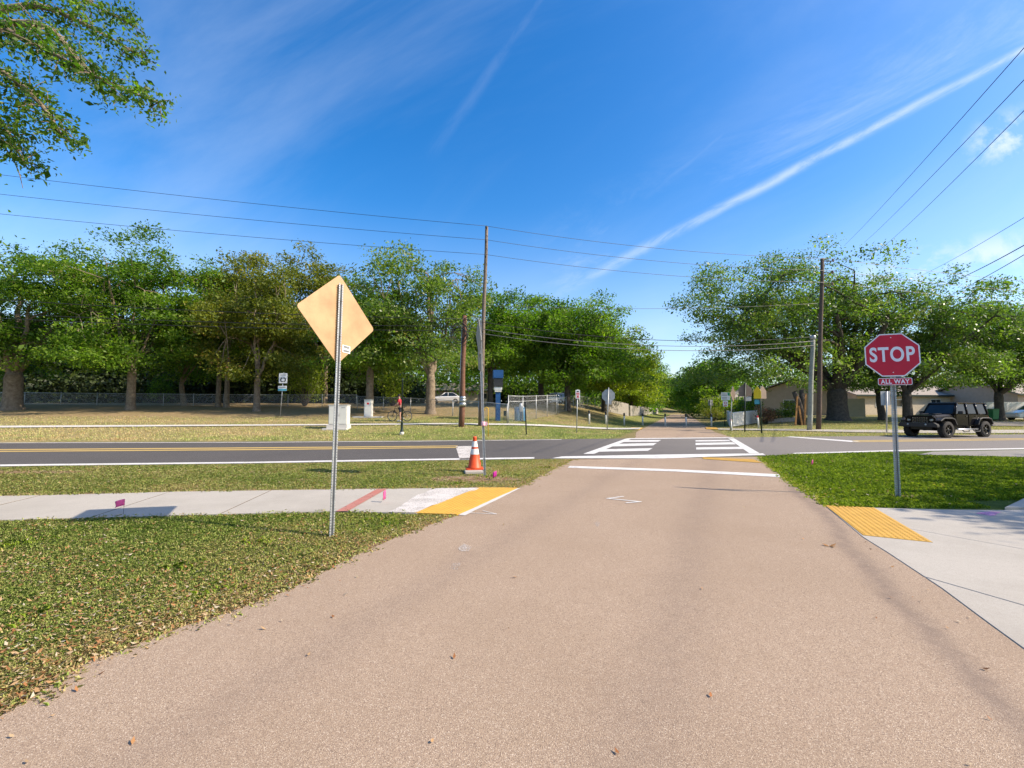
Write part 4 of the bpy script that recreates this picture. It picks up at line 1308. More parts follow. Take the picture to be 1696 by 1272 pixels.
# thin dark stake
b = place(872, 719.5)
m = b.y / F
t = thing('marker_post', 'thin dark leaning post on the far verge right of the blue pillar', 'post', b)
MB().prism([(-0.035, -0.02), (0.035, -0.02), (0.035, 0.02), (-0.035, 0.02)], (0, 0, -0.1), (1, 0, 0), (0, 1, 0), (-0.045, 0, 1), 0, 50 * m + 0.1).build('post', 'black', t, bevel=0.005)
MB().prism([(-0.04, -0.024), (0.04, -0.024), (0.04, 0.024), (-0.04, 0.024)], (-2.12 * m * 1, 0, 47 * m), (1, 0, 0), (0, 1, 0), (-0.045, 0, 1), 0, 0.25).build('cap', 'dark_steel', t)

# blue pillar with a boxed head behind the fence
b = place(824.5, 696.5)
m = b.y / F
t = thing('trail_pillar', 'blue pillar with square blue head and dark panel behind the fence', 'pillar', b, 0.1)
MB().bbox(-3.9 * m, 3.9 * m, -0.2, 0.2, -0.05, 47 * m).build('column', 'blue', t, bevel=0.02)
MB().bbox(-5.6 * m, 5.6 * m, -0.27, 0.27, 47 * m + 0.001, 50.5 * m).build('collar', 'cream', t, bevel=0.02)
MB().bbox(-6.6 * m, 6.6 * m, -0.3, 0.3, 50.5 * m + 0.001, 55.5 * m).build('upper_collar', 'white_plastic', t, bevel=0.02)
MB().bbox(-7.8 * m, 7.8 * m, -0.36, 0.36, 55.5 * m + 0.001, 69.5 * m).build('dark_panel', 'dark_steel', t, bevel=0.02)
MB().bbox(-8.4 * m, 8.4 * m, -0.4, 0.4, 69.5 * m + 0.001, 83 * m).build('head', 'blue', t, bevel=0.02)
for px, lab in ((857, 'blue plastic barrel with a white bag behind the tall mesh fence'), (866, 'blue plastic barrel right of the one with a white bag')):
    b = place_d(px, 33.5)
    m = b.y / F
    t = thing('barrel', lab, 'barrel', b)
    MB().lathe([(0.20, 0), (0.23, 0.05), (0.215, 0.3), (0.23, 0.33), (0.215, 0.6), (0.235, 0.9), (0.2, 0.93)], 14).build('drum', 'barrel_blue', t)
    MB().lathe([(0.22, 0.931), (0.24, 0.95), (0.22, 1.0), (0.05, 1.03)], 14).build('lid', 'barrel_blue', t)
    if px < 860:
        tag(MB().lathe([(0.02, 0.4), (0.15, 0.5), (0.18, 0.8), (0.1, 1.06), (0.05, 1.1)], 10, b + Vector((0.28, -0.1, 0.2))).build('bag', 'fabric_white'), 'white bag hanging between the two blue barrels', 'bag')
b = place(836.5, 697)
t = thing('waste_bin', 'small dark green metal stand beside the foot of the blue pillar', 'stand', b)
MB().bbox(-0.1, 0.1, -0.1, 0.1, 0.35, 0.72).build('box', 'lamp_green', t, bevel=0.02)
for s in (-1, 1): MB().tube([(0.07 * s, 0, -0.02), (0.07 * s, 0, 0.349)], 0.025, 6).build('leg', 'dark_steel', t)

# parking sign and stop sign seen from behind
t, b, m = simple_sign('regulation_sign', 'white sign with red lettering on a post left of the grey octagon back', 'road sign', 955, 717, 956.6, ptop=645)
o, c, m, fm = rect_panel(t, b, 956.8, 653, 7.4, 14.4, 'white_sign', 'sign_panel')
mb = MB()
for k, (a, e, w_) in enumerate(((4.8, 1.7, 3.2), (1.6, 1.6, 5.2), (-0.9, 1.0, 5.2), (-3.4, 2.0, 3.4), (-5.6, 0.9, 4.6))):
    if k == 0: continue
    mb.prism([(-w_ / 2 * m, (a - e / 2) * m), (w_ / 2 * m, (a - e / 2) * m), (w_ / 2 * m, (a + e / 2) * m), (-w_ / 2 * m, (a + e / 2) * m)], c, fm.col[0], fm.col[2], fm.col[1], -0.006, -0.002)
mb.build('red_legend', 'red_sign', o)
panel(MB(), [(-1.8 * m, 3.6 * m), (1.8 * m, 3.6 * m), (1.8 * m, 5.4 * m), (-1.8 * m, 5.4 * m)], c, fm, -0.006, -0.002).build('black_legend', 'black', o)
t, b, m = simple_sign('stop_sign', 'grey back of an octagonal stop sign on a post left of the bollards', 'stop sign', 1005.5, 712.5, 1008, ptop=642, r=0.032)
t['group'] = 'signs seen from behind'
c = at_y(1007.8, 655.3, b.y) - b
panel(MB(), octo(10.4 * m), c, frame_mat(-0.1, 0, 0), 0.04, 0.046).build('sign_panel', 'alu_back', t)
panel(MB(), round_poly([(-5 * m, -2 * m), (5 * m, -2 * m), (5 * m, 2 * m), (-5 * m, 2 * m)], 0.02, 3), c - Vector((0, 0, 12.5 * m)), frame_mat(-0.1, 0, 0), 0.04, 0.046).build('plaque', 'alu_back', t)
# bollards
def bollard():
    t = thing('bollard', '', 'bollard', (0, 0, 0), 0, 'white bollards across the trail')
    MB().lathe([(0.075, -0.05), (0.072, 0.9), (0.06, 0.93), (0.0, 0.93)], 14).build('post', 'white_plastic', t)
    MB().lathe([(0.078, 0.84), (0.08, 0.87), (0.08, 1.06), (0.05, 1.12), (0.0, 1.13)], 14).build('cap', 'black', t)
    return t
bb = bollard()
for k, (px, py, lab) in enumerate([(976, 702, 'leftmost white bollard with black cap in the grass left of the trail'), (1003.5, 703, 'white bollard right behind the grey octagon sign post'),
                                   (1034, 704.3, 'white bollard in grass right of the octagon sign post'), (1064.5, 704.6, 'white bollard at the left edge of the trail'),
                                   (1102, 706, 'white bollard left of centre on the trail pavement'), (1136.5, 706.2, 'white bollard right of centre on the trail pavement'),
                                   (1178.5, 706.6, 'white bollard at the right edge of the trail')]):
    p = place(px, py)
    if k == 0:
        bb.location = p; bb['label'] = lab
    else: bb2 = dup(bb, p, 0, lab)
p = place(1256.5, 709.5)
t = thing('marker_post', 'white flexible marker post with red top beside the dark sign post', 'post', p)
m = p.y / F
MB().tube([(0, 0, -0.05), (-0.03, 0, 12 * m), (-0.07, 0, 19 * m)], [1.3 * m, 1.3 * m, 1.2 * m], 10).build('post', 'white_plastic', t)
MB().lathe([(1.3 * m, 17.6 * m), (1.35 * m, 19 * m), (1.1 * m, 21 * m), (0.0, 21.2 * m)], 10, (-0.07, 0, 0)).build('cap', 'red_sign', t)

# signs right of the trail, mostly seen from behind
t, b, m = simple_sign('small_sign', 'small pale sign among shrubs right of the trail, nearest the pavement', 'road sign', 1177, 706, 1177, D=55, ptop=662)
rect_panel(t, b, 1177, 667, 8, 9.5, 'alu_back', 'sign_panel', off=0.04)
t, b, m = simple_sign('trail_notice', 'white notice panel with green corner above a red-lettered plaque on a dark post', 'notice sign', 1200.5, 706, 1201, ptop=650, post='lamp_green')
o, c, m, fm = rect_panel(t, b, 1201.2, 656.3, 14.5, 12.6, 'white_sign', 'sign_panel')
panel(MB(), [(3.6 * m, 1.0 * m), (7.0 * m, 1.0 * m), (7.0 * m, 6 * m), (3.6 * m, 6 * m)], c, fm, -0.005, -0.001).build('green_block', 'green_sign', o)
mb = MB()
for yy in (3.6, 1.2, -2.0, -4.4): mb.prism([(-5.8 * m, (yy - .5) * m), (2.6 * m, (yy - .5) * m), (2.6 * m, (yy + .6) * m), (-5.8 * m, (yy + .6) * m)], c, fm.col[0], fm.col[2], fm.col[1], -0.004, -0.001)
mb.build('legend', 'sticker', o)
o, c, m, fm = rect_panel(t, b, 1201, 668.3, 8.2, 9.6, 'white_sign', 'plaque')
mb = MB()
mb.prism([(2.4 * m * math.cos(a), 2.4 * m * math.sin(a) + 0.8 * m) for a in [R(45 * q) for q in range(8)]], c, fm.col[0], fm.col[2], fm.col[1], -0.005, -0.001)
mb.prism([(-2.8 * m, -4 * m), (2.8 * m, -4 * m), (2.8 * m, -2.8 * m), (-2.8 * m, -2.8 * m)], c, fm.col[0], fm.col[2], fm.col[1], -0.005, -0.001)
mb.build('red_symbol', 'red_sign', o)
MB().prism([(1.5 * m * math.cos(a), 1.5 * m * math.sin(a) + 0.8 * m) for a in [R(45 * q) for q in range(8)]], c, fm.col[0], fm.col[2], fm.col[1], -0.007, -0.005).build('symbol_centre', 'white_sign', o)
# narrow sign turned almost edge-on, white base tube
t, b, m = simple_sign('turned_sign', 'brown-backed diamond sign turned nearly edge-on, on a post with white sleeve', 'road sign', 1209.5, 714, 1213, ptop=640)
c = at_y(1214, 652.5, b.y) - b
panel(MB(), round_poly([(-0.55, 0), (0, 0.55), (0.55, 0), (0, -0.55)], 0.05, 3), c, frame_mat(R(47), 0, 0), -0.01, -0.004).build('sign_panel', 'brown_back', t)
MB().tube([(0.12, 0.05, -0.05), (0.06, 0.05, 18 * m)], [1.8 * m, 1.5 * m], 10).build('sleeve', 'white_plastic', t)
MB().lathe([(1.8 * m, 0), (1.9 * m, 0.5 * m), (1.2 * m, 2 * m)], 10, (0.06, 0.05, 18 * m)).build('sleeve_cap', 'flower' if False else 'pale_pink', t)
def penta(s): return [(-s, -s), (s, -s), (s, 0.25 * s), (0, 1.15 * s), (-s, 0.25 * s)]
t, b, m = simple_sign('school_sign', 'brown back of a five-sided sign with small plaque on a dark post', 'road sign', 1233.5, 715.5, 1234.3, ptop=634, post='lamp_green', r=0.045)
c = at_y(1234.6, 646, b.y) - b
panel(MB(), round_poly(penta(10.6 * m), 0.05, 3), c, frame_mat(-0.08, 0, 0), 0.05, 0.056).build('sign_panel', 'brown_back', t)
panel(MB(), round_poly([(-6 * m, -3.6 * m), (6 * m, -3.6 * m), (6 * m, 3.6 * m), (-6 * m, 3.6 * m)], 0.03, 3), c + Vector((0.15, 0.0, -14.5 * m)), frame_mat(-0.08, 0, 0), 0.05, 0.056).build('plaque', 'alu_back', t)
t, b, m = simple_sign('school_sign', 'five-sided sign with a yellow face turned half away on a dark post', 'road sign', 1261.5, 717.5, 1258.5, ptop=639, post='lamp_green', r=0.045)
c = at_y(1264, 650, b.y) - b
panel(MB(), round_poly(penta(10.2 * m), 0.05, 3), c, frame_mat(R(30), 0, 0), 0.03, 0.036).build('sign_panel', 'brown_back', t)
c = at_y(1253.5, 650.5, b.y) - b
panel(MB(), round_poly(penta(9.6 * m), 0.05, 3), c, frame_mat(R(-84), 0, 0), 0.03, 0.036).build('yellow_panel', 'yellow_sign', t)
rect_panel(t, b, 1256.5, 665.5, 9, 7.5, 'teal', 'plaque', yaw=R(-30), off=0.12)
t, b, m = simple_sign('back_of_sign', 'pale rectangular sign back on a grey post beside the STOP sign post', 'road sign', 1468.5, 716.5, 1468.8, ptop=648, post='galv_post', r=0.04)
rect_panel(t, b, 1467.6, 659.6, 15.5, 23.5, 'alu_back', 'sign_panel', off=0.05)

# ------------------------------------------------------------------ fences
def chain_fence(label, pts, heights, rail=0.022, every=3.0, name='chain_link_fence', low_rail=False):
    """pts: ground points; heights at each"""
    o = thing(name, label, 'fence', pts[0])
    p0 = Vector(pts[0])
    posts, tops = [], []
    uvs = []
    mb = MB()
    acc = 0.0
    pm = None
    for a, b, ha, hb in zip(pts[:-1], pts[1:], heights[:-1], heights[1:]):
        n = max(1, round((b - a).length / every))
        for k in range(n + 1):
            if k == 0 and posts: continue
            s = k / n
            p = a.lerp(b, s)
            p.z = H(p.x, p.y)
            h_ = ha + (hb - ha) * s
            posts.append((p - p0, h_))
    for i, (p, h_) in enumerate(posts):
        q = MB().tube([(0, 0, -0.1), (0, 0, h_ + 0.03)], 0.032, 8).lathe([(0.036, h_ + 0.03), (0.03, h_ + 0.06), (0, h_ + 0.07)], 8).build('post', 'galv_post', o)
        q.location = p
    MB().tube([p + Vector((0, 0, h_)) for p, h_ in posts], rail, 6).build('top_rail', 'galv_post', o)
    if low_rail: MB().tube([p + Vector((0, 0, h_ * low_rail)) for p, h_ in posts], rail, 6).build('mid_rail', 'galv_post', o)
    vs, fs, uv = [], [], []
    d = 0.0
    for i, (p, h_) in enumerate(posts):
        if i: d += (p - posts[i - 1][0]).length
        vs += [p + Vector((0, -0.03, 0.03)), p + Vector((0, -0.03, h_))]
        uv += [(d, 0.0), (d, h_)]
        if i: fs.append((2 * i - 2, 2 * i, 2 * i + 1, 2 * i - 1))
    me = bpy.data.meshes.new('wire_mesh')
    me.from_pydata(vs, [], fs)
    ul = me.uv_layers.new(name='UVMap')
    for lp in me.loops: ul.data[lp.index].uv = uv[lp.vertex_index]
    me.materials.append(M['chain'])
    link('wire_mesh', me, o)
    return o
chain_fence('low chain link fence behind the left row of oak trunks', [place_d(px, 42) for px in (-160, 40, 220, 420, 590)], [1.15, 1.12, 1.1, 1.1, 1.15])
chain_fence('low chain link fence curving towards the road behind the brown pole', [place_d(592, 40), place_d(680, 38), place_d(750, 34.5), place_d(840, 31.6)], [1.15, 1.15, 1.2, 1.3])
chain_fence('tall chain link fence running back beside the trail with gate post', [place_d(842, 31.5), place_d(866, 33.2), place_d(888, 36.0), place_d(922, 41)], [1.9, 1.85, 1.8, 1.75], 0.025, 2.2, low_rail=0.8)
chain_fence('long chain link fence under the shaded trees beside the trail', [place_d(924, 42), place_d(960, 52), place_d(996, 62)], [1.4, 1.4, 1.4], 0.02, 4)
def board_fence(label, a, b, h, mat, name='board_fence', bw=0.14, picket=False, cat='fence', gap=0.012, cap=False):
    a, b = Vector(a), Vector(b)
    o = thing(name, label, cat, a)
    d = (b - a)
    ln = Vector((d.x, d.y)).length
    yaw = math.atan2(d.y, d.x)
    rot = Matrix.Rotation(yaw, 3, 'Z')
    n = max(2, int(ln / bw))
    mb = MB()
    for k in range(n):
        s = (k + 0.5) / n
        p = d * s
        hh = h + 0.015 * math.sin(k * 2.7)
        w_ = ln / n - gap
        if picket:
            mb.prism([(-w_ / 2, 0.0), (w_ / 2, 0.0), (w_ / 2, hh - 0.08), (0, hh), (-w_ / 2, hh - 0.08)], p + Vector((0, 0, 0.05)), rot.col[0], (0, 0, 1), rot.col[1], -0.012, 0.012)
        else: mb.box(p + Vector((0, 0, hh / 2 + 0.03)), (w_, 0.025, hh), rot)
    mb.build('boards', mat, o)
    for zz in (0.25, 0.75):
        MB().box(d * 0.5 + rot.col[1] * 0.045 + Vector((0, 0, h * zz)), (ln, 0.05, 0.09), rot).build('rail', mat, o)
    np_ = max(1, round(ln / 2.4))
    for k in range(np_ + 1):
        q = MB().box((0, 0, (h + 0.1) / 2 - 0.05), (0.11, 0.11, h + 0.1), rot).build('post', mat, o, bevel=0.01, seg=1)
        q.location = d * (k / np_) + rot.col[1] * 0.13
    return o
board_fence('weathered grey board fence beyond the octagon sign back', place_d(998, 60), place_d(1041, 64), 1.7, 'fence_wood', bw=0.15)
board_fence('low dark picket fence receding under trees along the trail', place_d(1044, 66), place_d(1090, 120), 1.5, 'fence_wood', bw=0.16)
board_fence('white picket fence on the right of the trail in front of a hip-roofed house', place_d(1213, 38.5), place_d(1254, 44), 1.2, 'white_plastic', 'picket_fence', 0.13, True)
board_fence('return of the white picket fence running back beside the trail', place_d(1211.5, 38.8), place_d(1206, 55), 1.2, 'white_plastic', 'picket_fence', 0.13, True)
board_fence('tan garden wall of boards behind the big oak trunk', place_d(1375, 52), place_d(1432, 50), 2.0, 'stucco_b', 'garden_wall', 1.9, False, 'wall', 0.006)
board_fence('white vinyl fence behind the black car at the right', place_d(1634, 47), place_d(1830, 47), 1.75, 'white_plastic', 'vinyl_fence', 1.85, False, 'fence', 0.03)
# ------------------------------------------------------------------ houses
def house(label, c, W_, D_, wall_h, roof_h, yaw, wall='stucco', hip=False, wins=(), over=0.5):
    """W_ along local x (ridge), D_ depth; local -y faces the camera"""
    o = thing('house', label, 'house', c, yaw)
    mb = MB()
    mb.bbox(-W_ / 2, W_ / 2, -D_ / 2, D_ / 2, -0.6, wall_h)
    if not hip:
        for s in (-1, 1):
            mb.prism([(-D_ / 2, wall_h), (D_ / 2, wall_h), (0, wall_h + roof_h * (D_ / 2) / (D_ / 2 + over))], (s * (W_ / 2 - 0.1), 0, 0), (0, 1, 0), (0, 0, 1), (1, 0, 0), -0.1, 0.1)
    mb.build('wall', wall, o)
    a, b2 = W_ / 2 + over, D_ / 2 + over
    rz = wall_h - 0.05
    r = MB()
    k = b2 if hip else 0
    top = [(-a + k, 0, rz + roof_h), (a - k, 0, rz + roof_h)]
    base = [(-a, -b2, rz), (a, -b2, rz), (a, b2, rz), (-a, b2, rz)]
    vs = base + top + [(x, y, z + 0.16) for x, y, z in base + top]
    fs = [(0, 1, 5, 4), (2, 3, 4, 5), (6, 10, 11, 7), (8, 11, 10, 9), (1, 2, 5), (3, 0, 4), (7, 11, 8), (9, 10, 6)] if hip else [(0, 1, 5, 4), (2, 3, 4, 5), (6, 10, 11, 7), (8, 11, 10, 9), (1, 5, 11, 7), (5, 2, 8, 11), (0, 6, 10, 4), (3, 4, 10, 9)]
    fs += [(0, 6, 7, 1), (2, 8, 9, 3)]
    if hip: fs += [(1, 7, 8, 2), (3, 9, 6, 0)]
    r.add(vs, fs)
    r.build('roof', 'roof', o)
    f = MB().box((0, -b2 - 0.011, rz + 0.06), (2 * a, 0.02, 0.22))
    f.build('fascia', 'lamp_green' if not hip else 'stucco_b', o)
    for (x, z, w_, h_, side) in wins:
        if side == 'f':
            q = MB().box((x, -D_ / 2 - 0.02, z), (w_ + 0.16, 0.06, h_ + 0.16)).build('window', 'white_plastic', o)
            MB().box((x, -D_ / 2 - 0.054, z), (w_, 0.012, h_)).build('pane', 'glass', q)
            MB().box((x, -D_ / 2 - 0.062, z), (0.05, 0.014, h_)).build('mullion', 'white_plastic', q)
        else:
            q = MB().box((-W_ / 2 - 0.02, x, z), (0.06, w_ + 0.16, h_ + 0.16)).build('window', 'white_plastic', o)
            MB().box((-W_ / 2 - 0.054, x, z), (0.012, w_, h_)).build('pane', 'glass', q)
            MB().box((-W_ / 2 - 0.062, x, z), (0.014, 0.05, h_)).build('mullion', 'white_plastic', q)
    return o
hc = place_d(1310, 60)
house('tan stucco gabled house partly hidden behind the big oak', hc + Vector((1.8, 3, 0)), 13, 9, 2.7, 1.9, R(62), 'stucco', False, ((0.5, 1.3, 1.2, 1.1, 's'), (-3, 1.4, 1.4, 1.1, 'f'), (2.5, 1.4, 1.4, 1.1, 'f')))
house('low hip-roofed beige house behind the white picket fence', place_d(1243, 72), 11, 8, 2.4, 1.5, R(8), 'stucco_b', True, ((-2, 1.3, 1.3, 1.0, 'f'), (2.2, 1.3, 1.3, 1.0, 'f')))
house('beige house with broad pale roof behind the tan garden wall', place_d(1450, 66), 17, 10, 2.5, 1.9, R(10), 'stucco_b', False, ((-5, 1.5, 1.2, 0.9, 'f'), (-1.5, 1.5, 2.4, 0.9, 'f'), (4, 1.5, 1.5, 1, 'f')))
house('house with pale roof behind the white vinyl fence at the right edge', place_d(1690, 62), 18, 10, 2.5, 2.2, R(12), 'stucco', False, ((-4, 1.5, 1.6, 1, 'f'),))
house('pale house glimpsed through the woods behind the left chain link fence', place_d(760, 100), 14, 9, 2.6, 1.8, R(6), 'stucco_b', False, ((-6, 1.5, 1.8, 1.1, 'f'), (-1, 1.5, 1.8, 1.1, 'f'), (5, 1.5, 1.8, 1.1, 'f')))
house('red-roofed low house in the dark behind the far left fence', place_d(80, 62), 14, 8, 2.4, 1.8, R(0), 'stucco', True, ((-2, 1.3, 1.5, 1, 'f'), (3, 1.3, 1.5, 1, 'f'))).children[1].data.materials[0] = M['lumber']

# green wheelie bin
b = place_d(1643, 44)
m = b.y / F
t = thing('wheelie_bin', 'green wheeled bin in front of the white vinyl fence', 'bin', b)
MB().box((0, 0, 0.6), (0.55, 0.6, 0.95), None, 1.22).build('bin_body', 'green_bin', t, bevel=0.03)
MB().box((0, -0.02, 1.115), (0.74, 0.8, 0.07)).build('lid', 'green_bin', t, bevel=0.03)
for s in (-1, 1): MB().lathe([(0.02, -0.04), (0.12, -0.04), (0.12, 0.04), (0.02, 0.04)], 14).build('wheel', 'tyre', t, xf=Matrix.Translation((0.3 * s, 0.28, 0.12)) @ Matrix.Rotation(R(90), 4, 'Y'))
# lumber leaning on the palm trunk, garden edging
b = place_d(1327, 38)
t = thing('tree_stump', 'dark reddish forked trunk beside the pale pole with pruned tops', 'tree', b)
m = b.y / F
MB().tube([(0, 0, -0.1), (-0.05, 0, 1.2), (-0.25, 0, 2.0), (-0.55, 0, 2.75)], [0.36, 0.3, 0.22, 0.17], 9).tube([(0.05, 0, 1.1), (0.12, 0, 2.0), (0.1, 0.05, 2.9)], [0.26, 0.22, 0.16], 9).build('trunk', 'bark_dark', t)
t = thing('lumber_boards', 'orange-brown boards leaning upright against the dark forked trunk', 'boards', place_d(1319, 37.4))
for k, (x, l_, a) in enumerate(((0.0, 2.4, 0.1), (0.32, 1.6, -0.14), (0.72, 2.6, 0.07))):
    MB().box((x, 0, l_ / 2), (0.13, 0.05, l_), Matrix.Rotation(a, 3, 'Y')).build('board', 'lumber', t)
t = thing('garden_edging', 'low masonry edging round the flower bed in front of the tan house', 'garden edging', place_d(1270, 43))
e_ = place_d(1330, 43.5) - place_d(1270, 43)
mb = MB()
for k in range(14): mb.box(e_ * ((k + 0.5) / 14) + Vector((0, 0, 0.17)), (e_.length / 14 - 0.02, 0.25, 0.42 + 0.02 * (k % 3)))
mb.build('edging_blocks', 'pot', t, bevel=0.02)

# ------------------------------------------------------------------ cyclist and bicycle
def skinned(name, joints, edges, mat, parent, sub=2):
    me = bpy.data.meshes.new(name)
    me.from_pydata([j[0] for j in joints], edges, [])
    o = link(name, me, None)
    md = o.modifiers.new('skin', 'SKIN')
    me.skin_vertices.new() if not me.skin_vertices else None
    for i, j in enumerate(joints):
        me.skin_vertices[0].data[i].radius = j[1] if isinstance(j[1], tuple) else (j[1], j[1])
        me.skin_vertices[0].data[i].use_root = (i == 0)
    o.modifiers.new('sub', 'SUBSURF').levels = sub
    dg = bpy.context.evaluated_depsgraph_get()
    m2 = bpy.data.meshes.new_from_object(o.evaluated_get(dg))
    bpy.data.objects.remove(o)
    m2.name = name
    m2.polygons.foreach_set('use_smooth', [True] * len(m2.polygons))
    m2.materials.clear()
    m2.materials.append(M[mat])
    return link(name, m2, parent)
pb_ = place(662, 697.5)
m = pb_.y / F
bk = thing('bicycle', 'dark bicycle with a person standing over it on the far verge', 'bicycle', pb_, R(172))
# bike faces local +x (left in the photo); wheel radius .34
def wheel(x, name='wheel'):
    wh = thing('wheel', '', '', (x, 0, 0.345)); del wh['label']; del wh['category']
    wh.parent = bk
    r = MB()
    ring = [(0.335 * math.cos(a), 0, 0.335 * math.sin(a)) for a in [2 * math.pi * k / 28 for k in range(29)]]
    r.tube(ring, 0.02, 6, False).build('tyre', 'tyre', wh)
    r = MB()
    r.tube([(0.308 * p[0] / 0.335, 0, 0.308 * p[2] / 0.335) for p in ring], 0.011, 5, False)
    for k in range(14):
        a = 2 * math.pi * k / 14
        r.tube([(0.02 * math.cos(a + .5), 0.02 * (-1) ** k, 0.02 * math.sin(a + .5)), (0.305 * math.cos(a), 0, 0.305 * math.sin(a))], 0.003, 4)
    r.lathe([(0.022, -0.04), (0.022, 0.04)], 8)
    r.build('rim', 'chrome', wh)
wheel(0.53); wheel(-0.53)
mb = MB()
bbk, st, hd, ax = (-0.06, 0, 0.30), (-0.2, 0, 0.80), (0.36, 0, 0.86), (-0.53, 0, 0.345)
for p, q in ((bbk, st), (st, hd), (bbk, (0.40, 0, 0.75)), (bbk, ax), (ax, st)): mb.tube([p, q], 0.018, 6)
for s in (-0.05, 0.05): mb.tube([(0.40, 0, 0.72), (0.42, s, 0.66), (0.53, s, 0.345)], 0.014, 6)
mb.tube([(0.40, 0, 0.72), (0.34, 0, 0.98)], 0.018, 6)
mb.build('frame', 'black', bk)
MB().tube([(0.30, -0.30, 1.0), (0.36, -0.18, 1.02), (0.36, 0, 1.0), (0.36, 0.18, 1.02), (0.30, 0.30, 1.0)], 0.016, 6).build('handlebar', 'black', bk)
MB().tube([(-0.2, 0, 0.8), (-0.23, 0, 0.93)], 0.015, 6).box((-0.23, 0, 0.95), (0.26, 0.13, 0.05)).build('saddle', 'black', bk, bevel=0.015)
MB().lathe([(0.09, -0.01), (0.09, 0.01)], 14).tube([(0, 0.0, 0), (0, 0.17, 0.04)], 0.01, 5).build('crank', 'chrome', bk, xf=Matrix.Translation((-0.06, -0.03, 0.30)) @ Matrix.Rotation(R(90), 4, 'X'))
# person standing astride, hands on the bar
t = thing('person', 'person in red shirt and dark shorts standing astride a bicycle', 'person', pb_ + Vector((0.1, 0.0, 0)), R(172))
J = [((0.0, 0, 0.92), (0.155, 0.13)), ((0.03, 0, 1.12), (0.14, 0.115)), ((0.10, 0, 1.36), (0.17, 0.12)), ((0.12, 0, 1.48), (0.07, 0.07)), ((0.15, 0, 1.57), (0.055, 0.055)), ((0.18, 0, 1.67), (0.095, 0.085)), ((0.19, 0, 1.76), (0.08, 0.075)),
     ((0.10, 0.19, 1.42), 0.06), ((0.18, 0.25, 1.18), 0.045), ((0.38, 0.24, 1.06), 0.034), ((0.10, -0.19, 1.42), 0.06), ((0.18, -0.25, 1.18), 0.045), ((0.38, -0.24, 1.06), 0.034),
     ((-0.02, 0.12, 0.84), 0.095), ((0.03, 0.17, 0.48), 0.06), ((-0.03, 0.19, 0.10), 0.04), ((0.10, 0.20, 0.035), 0.035), ((-0.02, -0.12, 0.84), 0.095), ((0.06, -0.17, 0.48), 0.06), ((0.0, -0.19, 0.10), 0.04), ((0.13, -0.20, 0.035), 0.035)]
Ed = [(0, 1), (1, 2), (2, 3), (3, 4), (4, 5), (5, 6), (2, 7), (7, 8), (8, 9), (2, 10), (10, 11), (11, 12), (0, 13), (13, 14), (14, 15), (15, 16), (0, 17), (17, 18), (18, 19), (19, 20)]
# fingers and a thumb on each hand, curled round the bar
for s, wri in ((1, 9), (-1, 12)):
    for k in range(4):
        i = len(J)
        y = s * (0.24 - 0.028 * (k - 1.5))
        J += [((0.415, y, 1.055), 0.010), ((0.435 - 0.004 * k, y, 1.03), 0.009), ((0.41, y, 1.0), 0.008)]
        Ed += [(wri, i), (i, i + 1), (i + 1, i + 2)]
    i = len(J)
    J += [((0.385, s * 0.19, 1.04), 0.011), ((0.40, s * 0.175, 1.01), 0.009)]
    Ed += [(wri, i), (i, i + 1)]
skinned('body', J, Ed, 'skin', t, 2)
S = [((0.02, 0, 1.0), (0.185, 0.16)), ((0.04, 0, 1.14), (0.165, 0.14)), ((0.10, 0, 1.36), (0.195, 0.145)), ((0.11, 0, 1.46), (0.1, 0.09)), ((0.10, 0.20, 1.42), 0.085), ((0.15, 0.24, 1.26), 0.07), ((0.10, -0.20, 1.42), 0.085), ((0.15, -0.24, 1.26), 0.07)]
skinned('shirt', S, [(0, 1), (1, 2), (2, 3), (2, 4), (4, 5), (2, 6), (6, 7)], 'shirt', t)
S = [((0.0, 0, 0.95), (0.18, 0.15)), ((0.0, 0.12, 0.82), 0.12), ((0.03, 0.165, 0.58), 0.095), ((0.0, -0.12, 0.82), 0.12), ((0.05, -0.165, 0.58), 0.095)]
skinned('shorts', S, [(0, 1), (1, 2), (0, 3), (3, 4)], 'shorts', t)
MB().lathe([(0.0, 0.11), (0.05, 0.10), (0.09, 0.06), (0.103, 0.0), (0.095, -0.05), (0.06, -0.07)], 14, (0.165, 0, 1.745)).build('hair', 'hair', t)
for s in (1, -1): MB().box((0.06 if s > 0 else 0.09, 0.2 * s, 0.03), (0.27, 0.1, 0.085)).build('shoe', 'white_plastic', t, bevel=0.03)

